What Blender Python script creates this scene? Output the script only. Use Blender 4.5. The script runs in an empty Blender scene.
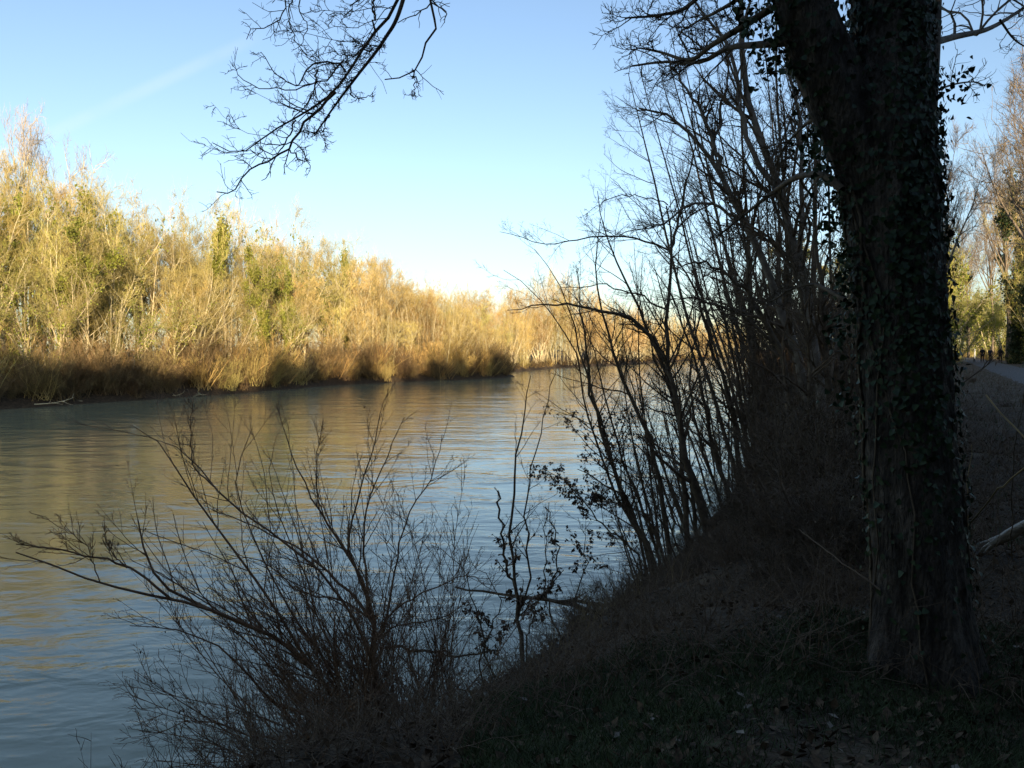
import bpy, math, random
import numpy as np
from mathutils import Vector
PI = math.pi
sc = bpy.context.scene
col = sc.collection
F = 797.0
CAM = np.array([0.0, 0.0, 4.0])
PITCH = math.atan(34 / F)
cp, sp = math.cos(PITCH), math.sin(PITCH)

def P(px, py, Y):
    a = (px - 512) / F; b = (384 - py) / F
    d = np.array([a, cp + b * sp, -sp + b * cp])
    return CAM + d * (Y / d[1])

# ------------------------------------------------------------------ river and ground height
NEAR = np.array([(-70, -60), (-22, -14), (-6.2, 1.4), (-2.0, 6.3), (-.05, 8.7), (1.5, 11.4), (3.9, 16.3), (8.6, 28.5), (19, 62), (40, 127), (105, 330), (200, 560), (420, 900)], float)
FAR = np.array([(-120, -60), (-55, 5), (-34.5, 53), (-31.5, 60), (-26, 71), (-19.8, 91), (-11, 103), (-2.4, 112), (.5, 119), (-1, 140), (10, 175), (36, 226), (88, 352), (170, 520), (400, 930)], float)
POLY = np.vstack([NEAR, FAR[::-1]])

def shore_dist(x, y):
    """signed distance to the river edge, positive on land"""
    x = np.asarray(x, float); y = np.asarray(y, float)
    best = np.full(x.shape, 1e9); inside = np.zeros(x.shape, bool)
    n = len(POLY)
    for i in range(n):
        a = POLY[i]; b = POLY[(i + 1) % n]
        d = b - a; L = (d ** 2).sum()
        t = np.clip(((x - a[0]) * d[0] + (y - a[1]) * d[1]) / L, 0, 1)
        q = np.hypot(x - a[0] - t * d[0], y - a[1] - t * d[1])
        best = np.minimum(best, q)
        c = (a[1] > y) != (b[1] > y)
        with np.errstate(divide='ignore', invalid='ignore'):
            xi = a[0] + (y - a[1]) * d[0] / (d[1] if d[1] != 0 else 1e-9)
        inside ^= c & (x < xi)
    return np.where(inside, -best, best)

def near_side(x, y):
    xs = np.interp(y, NEAR[:, 1], NEAR[:, 0])
    xf = np.interp(y, FAR[:, 1], FAR[:, 0]) if False else xs - 8
    return np.asarray(x) > xf

def gz(x, y):
    x = np.asarray(x, float); y = np.asarray(y, float)
    d = shore_dist(x, y)
    w = .12 * np.sin(x * 1.3 + y * .7) + .18 * np.sin(y * 1.9 - x * .6 + 1) + .1 * np.sin(x * 3.7 + 2) * np.sin(y * 3.1)
    dn = d + w * np.clip(1 - np.hypot(x, y) / 80, 0, 1)
    zn = np.interp(dn, [-30, -4, -1, 0, .5, 1.3, 2.2, 3.1, 4.2, 60], [-3, -1.8, -.6, -.02, .42, 1.15, 1.8, 2.25, 2.4, 2.45])
    zf = np.interp(d, [-30, -4, 0, 1.2, 4, 30, 200], [-3, -1.6, -.02, .7, 1.2, 1.6, 2.4])
    z = np.where(near_side(x, y), zn, zf)
    bump = .05 * np.sin(x * 2.1 + 1.3 * np.sin(y * 1.1)) + .04 * np.sin(y * 2.7 + x) + .02 * np.sin(x * 6.1) * np.sin(y * 5.3)
    return z + bump * np.clip(d + .3, 0, 1) * np.clip(1.5 - d / 12, .3, 1)

# ------------------------------------------------------------------ materials
def lin(c): return tuple(c) + (1,)
def mat(name, c1, c2, scale=4, rough=.85, bump=0, bscale=20, c3=None, stretch=(1, 1, 1), rnd=0, trans=0, spec=.3, lo=.35, hi=.65):
    m = bpy.data.materials.new(name); m.use_nodes = True
    nt = m.node_tree; b = nt.nodes['Principled BSDF']
    b.inputs['Roughness'].default_value = rough
    b.inputs['Specular IOR Level'].default_value = spec
    tc = nt.nodes.new('ShaderNodeTexCoord'); mp = nt.nodes.new('ShaderNodeMapping')
    mp.inputs['Scale'].default_value = stretch
    nt.links.new(tc.outputs['Object'], mp.inputs['Vector'])
    n = nt.nodes.new('ShaderNodeTexNoise'); n.inputs['Scale'].default_value = scale; n.inputs['Detail'].default_value = 6
    n.inputs['Roughness'].default_value = .65
    nt.links.new(mp.outputs[0], n.inputs['Vector'])
    r = nt.nodes.new('ShaderNodeValToRGB')
    r.color_ramp.elements[0].position = lo; r.color_ramp.elements[0].color = lin(c1)
    r.color_ramp.elements[1].position = hi; r.color_ramp.elements[1].color = lin(c2)
    if c3:
        e = r.color_ramp.elements.new((lo + hi) / 2); e.color = lin(c3)
    nt.links.new(n.outputs['Fac'], r.inputs[0])
    out = r.outputs[0]
    if rnd:
        oi = nt.nodes.new('ShaderNodeObjectInfo'); hs = nt.nodes.new('ShaderNodeHueSaturation')
        mr = nt.nodes.new('ShaderNodeMapRange'); mr.inputs['To Min'].default_value = .5 - rnd * .05; mr.inputs['To Max'].default_value = .5 + rnd * .04
        mv = nt.nodes.new('ShaderNodeMapRange'); mv.inputs['To Min'].default_value = 1 - rnd; mv.inputs['To Max'].default_value = 1 + rnd
        mu = nt.nodes.new('ShaderNodeMath'); mu.operation = 'MULTIPLY'; mu.inputs[1].default_value = 7.31
        fr = nt.nodes.new('ShaderNodeMath'); fr.operation = 'FRACT'
        nt.links.new(oi.outputs['Random'], mr.inputs['Value']); nt.links.new(oi.outputs['Random'], mu.inputs[0])
        nt.links.new(mu.outputs[0], fr.inputs[0]); nt.links.new(fr.outputs[0], mv.inputs['Value'])
        nt.links.new(mr.outputs[0], hs.inputs['Hue']); nt.links.new(mv.outputs[0], hs.inputs['Value'])
        nt.links.new(out, hs.inputs['Color']); out = hs.outputs[0]
    nt.links.new(out, b.inputs['Base Color'])
    if bump:
        n2 = nt.nodes.new('ShaderNodeTexNoise'); n2.inputs['Scale'].default_value = bscale; n2.inputs['Detail'].default_value = 8
        nt.links.new(mp.outputs[0], n2.inputs['Vector'])
        bp = nt.nodes.new('ShaderNodeBump'); bp.inputs['Strength'].default_value = bump; bp.inputs['Distance'].default_value = .05
        nt.links.new(n2.outputs['Fac'], bp.inputs['Height']); nt.links.new(bp.outputs[0], b.inputs['Normal'])
    if trans:
        tr = nt.nodes.new('ShaderNodeBsdfTranslucent'); nt.links.new(out, tr.inputs['Color'])
        mx = nt.nodes.new('ShaderNodeMixShader'); mx.inputs[0].default_value = trans
        o = nt.nodes['Material Output']
        nt.links.new(b.outputs[0], mx.inputs[1]); nt.links.new(tr.outputs[0], mx.inputs[2]); nt.links.new(mx.outputs[0], o.inputs['Surface'])
    return m

M = {}
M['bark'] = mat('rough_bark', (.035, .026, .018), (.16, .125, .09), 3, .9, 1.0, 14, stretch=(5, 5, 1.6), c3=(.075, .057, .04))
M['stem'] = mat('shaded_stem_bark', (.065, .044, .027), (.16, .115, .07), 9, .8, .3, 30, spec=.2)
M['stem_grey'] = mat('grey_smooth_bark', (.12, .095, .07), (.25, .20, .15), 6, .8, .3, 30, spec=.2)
M['twig'] = mat('brown_twig', (.085, .055, .034), (.18, .12, .07), 6, .75, spec=.2)
M['twig_red'] = mat('willow_twig', (.13, .07, .04), (.30, .175, .09), 3, .7, spec=.25)
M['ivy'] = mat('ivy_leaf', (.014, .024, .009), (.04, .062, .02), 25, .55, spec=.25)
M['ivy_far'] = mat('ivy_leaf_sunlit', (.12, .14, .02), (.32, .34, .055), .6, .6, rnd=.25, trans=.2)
M['ivy_dark'] = mat('evergreen_leaf', (.02, .035, .012), (.05, .075, .02), .8, .6, rnd=.2)
M['dead'] = mat('withered_leaf', (.05, .03, .018), (.14, .085, .045), 8, .8)
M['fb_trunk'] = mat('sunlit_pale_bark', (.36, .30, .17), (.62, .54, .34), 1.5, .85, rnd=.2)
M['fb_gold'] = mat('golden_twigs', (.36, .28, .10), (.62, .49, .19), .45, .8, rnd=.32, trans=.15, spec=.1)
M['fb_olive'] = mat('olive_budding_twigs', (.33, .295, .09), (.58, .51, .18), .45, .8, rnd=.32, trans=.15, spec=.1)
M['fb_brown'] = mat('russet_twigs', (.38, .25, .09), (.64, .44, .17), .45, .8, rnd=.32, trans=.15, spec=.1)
M['fb_shrub'] = mat('brown_shrub_twigs', (.13, .09, .05), (.30, .21, .10), .8, .8, rnd=.25, trans=.1, spec=.1)
M['path_twig'] = mat('grey_brown_twigs', (.20, .15, .10), (.36, .28, .19), .6, .8, rnd=.2, spec=.1)
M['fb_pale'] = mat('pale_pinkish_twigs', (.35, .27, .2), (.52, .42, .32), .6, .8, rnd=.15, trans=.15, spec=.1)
M['ground'] = mat('leafy_soil', (.03, .02, .011), (.14, .095, .052), 5, .95, .9, 25, c3=(.07, .047, .026), lo=.3, hi=.72)
M['grass'] = mat('short_grass', (.035, .045, .016), (.09, .105, .035), 9, .8)
M['dry'] = mat('dry_grass', (.22, .15, .07), (.42, .30, .14), 9, .8)
M['litter'] = mat('leaf_litter', (.05, .03, .016), (.22, .14, .075), 30, .85, lo=.38, hi=.75)
M['litter2'] = mat('pale_leaf_litter', (.13, .10, .075), (.27, .22, .16), 30, .8)
M['path'] = mat('gravel_path', (.07, .066, .062), (.13, .12, .112), 30, .95, .4, 60)
M['log'] = mat('pale_split_wood', (.28, .24, .19), (.55, .50, .42), 6, .8, .5, 30, stretch=(1, 8, 8))
M['jacket'] = mat('dark_cloth', (.012, .013, .018), (.03, .03, .038), 12, .9)
M['jacket2'] = mat('navy_cloth', (.02, .025, .05), (.035, .04, .07), 12, .9)
M['trousers'] = mat('black_trousers', (.012, .012, .014), (.022, .022, .025), 12, .9)
M['skin'] = mat('skin', (.4, .24, .17), (.5, .32, .23), 8, .6)
M['hair'] = mat('hair', (.02, .014, .01), (.05, .035, .02), 40, .6)
M['pale_hat'] = mat('pale_wool', (.5, .5, .5), (.65, .65, .65), 40, .9)
M['post'] = mat('painted_post', (.6, .6, .55), (.75, .75, .7), 12, .6)

# ------------------------------------------------------------------ mesh building
def mesh_np(name, V, faces, material, smooth=False):
    me = bpy.data.meshes.new(name)
    V = np.asarray(V, np.float32)
    me.vertices.add(len(V)); me.vertices.foreach_set('co', V.ravel())
    loops = np.concatenate([f.ravel() for f in faces]).astype(np.int32)
    tot = np.concatenate([np.full(len(f), f.shape[1]) for f in faces]).astype(np.int32)
    st = np.concatenate([[0], np.cumsum(tot)[:-1]]).astype(np.int32)
    me.loops.add(len(loops)); me.loops.foreach_set('vertex_index', loops)
    me.polygons.add(len(tot)); me.polygons.foreach_set('loop_start', st); me.polygons.foreach_set('loop_total', tot)
    if smooth: me.polygons.foreach_set('use_smooth', np.ones(len(tot), bool))
    mats = material if isinstance(material, (list, tuple)) else [material]
    for m in mats: me.materials.append(m)
    me.update(calc_edges=True)
    return me

class MB:
    def __init__(s): s.V = []; s.Fs = []; s.n = 0
    def add(s, V, faces):
        s.V.append(V.reshape(-1, 3)); s.Fs += [f + s.n for f in faces]; s.n += len(s.V[-1])
    def tubes(s, pts, rad, k=4):
        pts = np.asarray(pts, float); rad = np.asarray(rad, float)
        if pts.ndim == 2: pts = pts[None]; rad = rad[None]
        if len(pts) == 0: return s
        Mn, N, _ = pts.shape
        t = np.gradient(pts, axis=1); t /= np.linalg.norm(t, axis=2, keepdims=True) + 1e-9
        av = pts[:, -1] - pts[:, 0]; av /= np.linalg.norm(av, axis=1, keepdims=True) + 1e-9
        ref = np.cross(av, np.where(np.abs(av[:, :1]) < .6, [[1, 0, 0]], [[0, 1, 0]])); ref /= np.linalg.norm(ref, axis=1, keepdims=True) + 1e-9
        u = np.cross(t, ref[:, None]); u /= np.linalg.norm(u, axis=2, keepdims=True) + 1e-9
        v = np.cross(t, u)
        if k == 2:
            V = np.stack([pts - u * rad[..., None], pts + u * rad[..., None]], 2)
        else:
            a = np.arange(k) * 2 * PI / k
            V = pts[:, :, None] + rad[..., None, None] * (np.cos(a)[None, None, :, None] * u[:, :, None] + np.sin(a)[None, None, :, None] * v[:, :, None])
        idx = np.arange(Mn * N * k).reshape(Mn, N, k)
        if k == 2:
            f = np.stack([idx[:, :-1, 0], idx[:, :-1, 1], idx[:, 1:, 1], idx[:, 1:, 0]], -1).reshape(-1, 4)
        else:
            nx = np.roll(idx, -1, axis=2)
            f = np.stack([idx[:, :-1], nx[:, :-1], nx[:, 1:], idx[:, 1:]], -1).reshape(-1, 4)
        s.add(V, [f]); return s
    def leaves(s, pos, size, rng, shape='leaf', nrm=None, down=None):
        """small folded leaf blades scattered at pos"""
        n = len(pos)
        if n == 0: return s
        if shape == 'ivy':
            L = np.array([(0, -.1, 0), (.42, -.02, .08), (.28, .42, .04), (0, .75, -.06), (-.28, .42, .04), (-.42, -.02, .08), (0, .25, -.04)])
            fl = [np.array([(0, 1, 6), (1, 2, 6), (2, 3, 6), (3, 4, 6), (4, 5, 6), (5, 0, 6)])]
        elif shape == 'leaf':
            L = np.array([(0, 0, 0), (.3, .5, .12), (0, 1, .1), (-.3, .5, .12), (0, .5, 0)])
            fl = [np.array([(0, 1, 4), (1, 2, 4), (2, 3, 4), (3, 0, 4)])]
        else:
            L = np.array([(0, 0, 0), (.45, .5, .12), (0, 1, 0), (-.45, .5, .1)])
            fl = [np.array([(0, 1, 2, 3)])]
        if nrm is None:
            z = rng.normal(size=(n, 3))
        else: z = nrm + rng.normal(size=(n, 3)) * .35
        z /= np.linalg.norm(z, axis=1, keepdims=True) + 1e-9
        y = rng.normal(size=(n, 3)) if down is None else np.array(down)[None] + rng.normal(size=(n, 3)) * .5
        y -= (y * z).sum(1, keepdims=True) * z; y /= np.linalg.norm(y, axis=1, keepdims=True) + 1e-9
        x = np.cross(y, z)
        sz = np.asarray(size) * np.ones(n)
        V = pos[:, None] + sz[:, None, None] * (L[None, :, :1] * x[:, None] + L[None, :, 1:2] * y[:, None] + L[None, :, 2:] * z[:, None])
        k = len(L)
        s.add(V, [(f[None] + (np.arange(n) * k)[:, None, None]).reshape(-1, f.shape[1]) for f in fl])
        return s
    def mesh(s, name, m, smooth=False): return mesh_np(name, np.concatenate(s.V), s.Fs, m, smooth)

def link(name, me, parent=None, loc=None):
    o = bpy.data.objects.new(name, me); col.objects.link(o)
    if parent: o.parent = parent
    if loc is not None: o.location = loc
    return o
def tag(o, label=None, cat=None, group=None, kind=None):
    if label: o['label'] = label
    if cat: o['category'] = cat
    if group: o['group'] = group
    if kind: o['kind'] = kind
    return o
def thing(name, label, cat, loc=(0, 0, 0), group=None):
    return tag(link(name, None, loc=[float(q) for q in loc]), label, cat, group)
def dup(root, loc, rz, scl, label=None, group=None):
    r = root.copy(); col.objects.link(r); r.location = [float(q) for q in loc]; r.rotation_euler = (0, 0, rz); r.scale = scl
    if label: r['label'] = label
    if group: r['group'] = group
    for ch in list(root.children):
        c = ch.copy(); col.objects.link(c); c.parent = r
    return r

# ------------------------------------------------------------------ growing
def grow(st, d, L, r0, N, wob, up, rng, r1=.25, droop=0):
    n = len(st); pts = np.zeros((n, N, 3)); pts[:, 0] = st
    d = d / (np.linalg.norm(d, axis=1, keepdims=True) + 1e-9)
    step = (L / (N - 1))[:, None]
    for i in range(1, N):
        d = d + rng.normal(size=(n, 3)) * wob
        d[:, 2] += up - droop * i / N
        d /= np.linalg.norm(d, axis=1, keepdims=True) + 1e-9
        pts[:, i] = pts[:, i - 1] + d * step
    rad = r0[:, None] * np.linspace(1, r1, N)[None]
    return pts, rad
def spawn(pts, rad, n, t0, t1, ang, lr, rr, rng, minr=.003, bias=None, taperlen=.6):
    """n children on every parent curve"""
    Mn, N, _ = pts.shape
    pi_ = np.repeat(np.arange(Mn), n)
    t = rng.uniform(t0, t1, len(pi_)); f = t * (N - 1); i0 = np.minimum(f.astype(int), N - 2); w = (f - i0)[:, None]
    p = pts[pi_, i0] * (1 - w) + pts[pi_, i0 + 1] * w
    tg = pts[pi_, i0 + 1] - pts[pi_, i0]; tg /= np.linalg.norm(tg, axis=1, keepdims=True) + 1e-9
    q = rng.normal(size=tg.shape)
    if bias is not None: q += np.array(bias)[None]
    q -= (q * tg).sum(1, keepdims=True) * tg; q /= np.linalg.norm(q, axis=1, keepdims=True) + 1e-9
    a = np.radians(rng.normal(ang, ang * .25, len(pi_)))[:, None]
    d = tg * np.cos(a) + q * np.sin(a)
    PL = np.linalg.norm(np.diff(pts, axis=1), axis=2).sum(1)[pi_]
    L = PL * lr * (1 - taperlen * t) * rng.uniform(.55, 1.25, len(pi_))
    r = np.maximum(((rad[pi_, i0] * (1 - w[:, 0]) + rad[pi_, i0 + 1] * w[:, 0]) * rr), minr)
    return p, d, L, r

def catmull(C, N):
    C = np.asarray(C, float); n = len(C)
    if n == 2: return C[0] + (C[1] - C[0]) * np.linspace(0, 1, N)[:, None]
    E = np.vstack([2 * C[0] - C[1], C, 2 * C[-1] - C[-2]])
    L = np.concatenate([[0], np.cumsum(np.linalg.norm(np.diff(C[:, :3], axis=0), axis=1))]); s = np.linspace(0, L[-1], N)
    out = []
    for q in s:
        i = min(max(np.searchsorted(L, q, side='right') - 1, 0), n - 2); t = (q - L[i]) / (L[i + 1] - L[i] + 1e-9)
        p0, p1, p2, p3 = E[i], E[i + 1], E[i + 2], E[i + 3]
        out.append(.5 * ((2 * p1) + (-p0 + p2) * t + (2 * p0 - 5 * p1 + 4 * p2 - p3) * t * t + (-p0 + 3 * p1 - 3 * p2 + p3) * t ** 3))
    return np.array(out)
def limb(pp, r, N=16, Y=None, wob=0, rng=None):
    """curve through control points (px, py, depth) or (px, py) with Y; r=(r0,r1) metres"""
    C = [P(q[0], q[1], q[2] if len(q) > 2 else Y) for q in pp]
    c = catmull(C, N)
    if wob and rng is not None:
        w = rng.normal(size=(N, 3)) * wob; w[0] = 0; c = c + w
    return c, np.linspace(r[0], r[1], N) if len(r) == 2 else np.interp(np.linspace(0, 1, N), np.linspace(0, 1, len(r)), r)

# ------------------------------------------------------------------ prototypes of far trees (unit: metres, base at origin)
def proto_tree(seed, H=15, kind='oval', trunk_m='fb_trunk', twig_m='fb_gold', ivy=0, tw=.015, dens=1.0, ivy_m='ivy_far'):
    rng = np.random.default_rng(seed)
    T = MB(); C = MB()
    if kind == 'multi':
        ns = 6; st = rng.normal(size=(ns, 3)) * [.4, .4, 0]; d = rng.normal(size=(ns, 3)) * [.3, .3, 0] + [0, 0, 1]
        L = rng.uniform(.6, .92, ns) * H; r = rng.uniform(.007, .011, ns) * H; n1, ang, lr, n2 = 11, 36, .42, 7
    elif kind == 'pole':
        ns = 10; st = rng.normal(size=(ns, 3)) * [1.6, 1.6, 0]; d = rng.normal(size=(ns, 3)) * [.1, .1, 0] + [0, 0, 1]
        L = rng.uniform(.5, .93, ns) * H; r = rng.uniform(.004, .007, ns) * H; n1, ang, lr, n2 = 12, 30, .3, 5
    elif kind == 'column':
        ns = 1; st = np.zeros((1, 3)); d = np.array([[.02, .02, 1]]); L = np.array([H * .93]); r = np.array([.015 * H]); n1, ang, lr, n2 = 40, 26, .3, 8
    else:   # a trunk that divides into spreading ascending limbs
        w_ = kind == 'wide'
        ns = 1; st = np.zeros((1, 3)); d = np.array([[rng.normal() * .06, rng.normal() * .06, 1]]); L = np.array([H * (.5 if w_ else .6)]); r = np.array([.017 * H]); n1, ang, lr, n2 = 10, 42, .5, 8
    st[:, 2] = -.4
    p0, r0 = grow(st, d, L, r, 14, .045, .03, rng, .3 if ns == 1 and kind != 'column' else .12)
    T.tubes(p0, r0, 6); S0, R0 = p0, r0
    if kind in ('oval', 'wide'):
        a = spawn(p0, r0, 9, .35, 1, 34 if kind == 'wide' else 25, .8, .6, rng, .04, taperlen=.15)
        q, s_ = grow(a[0], a[1], np.minimum(a[2], .5 * H), a[3], 14, .06, .035, rng, .12); T.tubes(q, s_, 6)
        S0 = np.concatenate([p0[:, ], q]); R0 = np.concatenate([r0, s_])
    a = spawn(S0, R0, n1, .15 if kind in ('pole', 'column') else .3, 1, ang, lr, .5, rng, .018, taperlen=.45)
    if kind in ('oval', 'wide'):
        keep = a[0][:, 2] > .3 * H; a = [q_[keep] for q_ in a]
    p1, r1 = grow(a[0], a[1], a[2], a[3], 9, .1, .045, rng, .3)
    T.tubes(p1, r1, 4)
    a = spawn(p1, r1, n2, .1, 1, 46, .5, .55, rng, .011, taperlen=.3)
    p2, r2 = grow(a[0], a[1], np.clip(a[2], .4, 2.2), a[3], 6, .13, .015, rng, .4)
    C.tubes(p2, r2, 3)
    tot = int(8200 * dens); n3 = max(3, tot // len(p2))
    a = spawn(p2, r2, n3, .1, 1, 48, .6, .6, rng, .01, taperlen=.1)
    L3 = np.clip(a[2], .3, .9) * rng.uniform(.6, 1.4, len(a[2]))
    p3, r3 = grow(a[0], a[1], L3, np.full(len(L3), tw * .5), 4, .14, .01, rng, .3)
    C.tubes(p3, r3, 2)
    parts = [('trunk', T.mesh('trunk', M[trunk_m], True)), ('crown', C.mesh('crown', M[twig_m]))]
    if ivy:
        I = MB(); pp = []
        k = int(3500 * ivy)
        # along the trunk and the limbs' inner halves
        i = rng.integers(0, len(p0), k); j = rng.uniform(0, 12, k); j0 = j.astype(int); w = (j - j0)[:, None]
        c = p0[i, j0] * (1 - w) + p0[i, j0 + 1] * w
        cl = 0.5 + .5 * np.sin(j * 2.3 + i) ** 2
        pp.append(c + rng.normal(size=(k, 3)) * (.45 * cl * H / 15)[:, None])
        k2 = int(2500 * ivy); sel = rng.integers(0, len(p1), max(4, len(p1) // 2)); i = sel[rng.integers(0, len(sel), k2)]
        j = rng.uniform(0, 5.5, k2); j0 = j.astype(int); w = (j - j0)[:, None]
        c = p1[i, j0] * (1 - w) + p1[i, j0 + 1] * w
        pp.append(c + rng.normal(size=(k2, 3)) * .28)
        pp = np.concatenate(pp); pp = pp[pp[:, 2] > .1]
        I.leaves(pp, rng.uniform(.14, .3, len(pp)), rng, 'diamond')
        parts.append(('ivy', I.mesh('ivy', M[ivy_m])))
    return parts
def proto_shrub(seed, H=4, ns=34, spread=.45, m='fb_shrub', tw=.016, dens=1.0, leaves=0):
    rng = np.random.default_rng(seed)
    T = MB(); C = MB()
    st = rng.normal(size=(ns, 3)) * [.22 * H * .5, .22 * H * .5, 0]; st[:, 2] = -.3
    d = rng.normal(size=(ns, 3)) * [spread, spread, .05] + [0, 0, 1]
    p0, r0 = grow(st, d, rng.uniform(.6, 1.12, ns) * H, rng.uniform(.005, .009, ns) * H, 9, .08, .0, rng, .2)
    T.tubes(p0, r0, 4)
    a = spawn(p0, r0, 9, .12, 1, 34, .45, .5, rng, .006)
    p1, r1 = grow(a[0], a[1], a[2], a[3], 5, .15, .05, rng, .3); C.tubes(p1, r1, 3)
    a = spawn(p1, r1, int(9 * dens), .05, 1, 38, .6, .5, rng, .004)
    L3 = np.clip(a[2], .12, .9)
    p2, r2 = grow(a[0], a[1], L3, np.full(len(L3), tw * .5), 4, .18, .03, rng, .3); C.tubes(p2, r2, 2)
    parts = [('stems', T.mesh('stems', M[m], True)), ('twigs', C.mesh('twigs', M[m]))]
    if leaves:
        I = MB(); i = rng.integers(0, len(p2), leaves); pp = p2[i, rng.integers(1, 4, leaves)]
        I.leaves(pp, rng.uniform(.03, .07, leaves), rng, 'leaf', down=(0, 0, -1)); parts.append(('withered_leaves', I.mesh('withered_leaves', M['dead'])))
    return parts
def place(parts, name, label, cat, loc, rz, s, group=None, sz=None):
    o = thing(name, label, cat, loc, group); o.rotation_euler = (0, 0, rz); o.scale = (s, s, sz or s)
    for n, me in parts: link(n, me, o)
    return o

# ================================================================== SETTING
def build_ground():
    # graded grid: fine by the camera, kilometres wide
    def axis(n, near, far, c0):
        u = np.linspace(-1, 1, n); k = 7.0
        return c0 + np.sign(u) * far * (np.sinh(k * np.abs(u)) / math.sinh(k)) + u * near
    X = axis(361, 12, 2500, 2.0); Y = axis(361, 14, 2500, 9.0)
    xx, yy = np.meshgrid(X, Y); zz = gz(xx, yy)
    V = np.stack([xx, yy, zz], -1).reshape(-1, 3)
    n = len(X); idx = np.arange(len(V)).reshape(len(Y), n)
    f = np.stack([idx[:-1, :-1], idx[:-1, 1:], idx[1:, 1:], idx[1:, :-1]], -1).reshape(-1, 4)
    o = link('ground', mesh_np('ground', V, [f], M['ground'], True)); tag(o, kind='structure')
build_ground()

def water_mat():
    m = bpy.data.materials.new('river_water'); m.use_nodes = True; nt = m.node_tree; b = nt.nodes['Principled BSDF']
    b.inputs['Base Color'].default_value = (.25, .25, .15, 1); b.inputs['Roughness'].default_value = .09; b.inputs['IOR'].default_value = 1.36
    b.inputs['Specular IOR Level'].default_value = .5
    tc = nt.nodes.new('ShaderNodeTexCoord')
    def noise(sx, sy, rot, scale, det, dist, rough=.55):
        mp = nt.nodes.new('ShaderNodeMapping'); mp.inputs['Rotation'].default_value = (0, 0, rot); mp.inputs['Scale'].default_value = (sx, sy, 1)
        nt.links.new(tc.outputs['Object'], mp.inputs['Vector'])
        n = nt.nodes.new('ShaderNodeTexNoise'); n.inputs['Scale'].default_value = scale; n.inputs['Detail'].default_value = det
        n.inputs['Distortion'].default_value = dist; n.inputs['Roughness'].default_value = rough
        nt.links.new(mp.outputs[0], n.inputs['Vector']); return n.outputs['Fac']
    def mul(a, k):
        q = nt.nodes.new('ShaderNodeMath'); q.operation = 'MULTIPLY'; nt.links.new(a, q.inputs[0])
        if isinstance(k, (int, float)): q.inputs[1].default_value = k
        else: nt.links.new(k, q.inputs[1])
        return q.outputs[0]
    def add(a, c):
        q = nt.nodes.new('ShaderNodeMath'); q.operation = 'ADD'; nt.links.new(a, q.inputs[0]); nt.links.new(c, q.inputs[1]); return q.outputs[0]
    patch = nt.nodes.new('ShaderNodeMapRange'); patch.inputs['From Min'].default_value = .38; patch.inputs['From Max'].default_value = .62
    patch.inputs['To Min'].default_value = .15; patch.inputs['To Max'].default_value = 1.5
    nt.links.new(noise(1, 2.6, .5, .11, 4, 1.4), patch.inputs['Value'])
    small = mul(mul(noise(1, 1.5, .2, 3.2, 3, .6), WAVE[0]), patch.outputs[0])
    mid = mul(mul(noise(1, 1.7, -.3, .9, 3, .8), WAVE[1]), patch.outputs[0])
    big = mul(noise(1, 2.0, .35, .25, 2, 1.2), WAVE[2])
    h = add(add(small, mid), big)
    bp = nt.nodes.new('ShaderNodeBump'); bp.inputs['Strength'].default_value = 1; bp.inputs['Distance'].default_value = 1
    nt.links.new(h, bp.inputs['Height']); nt.links.new(bp.outputs[0], b.inputs['Normal'])
    return m
WAVE = (.007, .019, .038)
V = np.array([(-900, -300, 0), (1200, -300, 0), (1200, 1500, 0), (-900, 1500, 0)], float)
o = link('water', mesh_np('water', V, [np.array([(0, 1, 2, 3)])], water_mat())); tag(o, kind='structure')

# path on the bank, right of the big tree
def path_x(y): return 5.9 + .532 * y - 0.00035 * np.maximum(y - 90, 0) ** 2
ys = np.concatenate([np.linspace(-40, 60, 80), np.linspace(62, 260, 60)])
rows = []
for y in ys:
    c = np.array([path_x(y), y]); nrm = np.array([.883, -.47])
    for k in np.linspace(-1.7, 1.7, 7):
        w = k * (1 + .05 * math.sin(y * 1.7)); q = c + nrm * w
        rows.append((q[0], q[1], 2.50 + .03 * (1 - (k / 1.7) ** 2) - (.12 if abs(k) > 1.6 else 0)))
V = np.array(rows); idx = np.arange(len(V)).reshape(len(ys), 7)
f = np.stack([idx[:-1, :-1], idx[:-1, 1:], idx[1:, 1:], idx[1:, :-1]], -1).reshape(-1, 4)
tag(link('path', mesh_np('path', V, [f], M['path'], True)), kind='structure')

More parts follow.
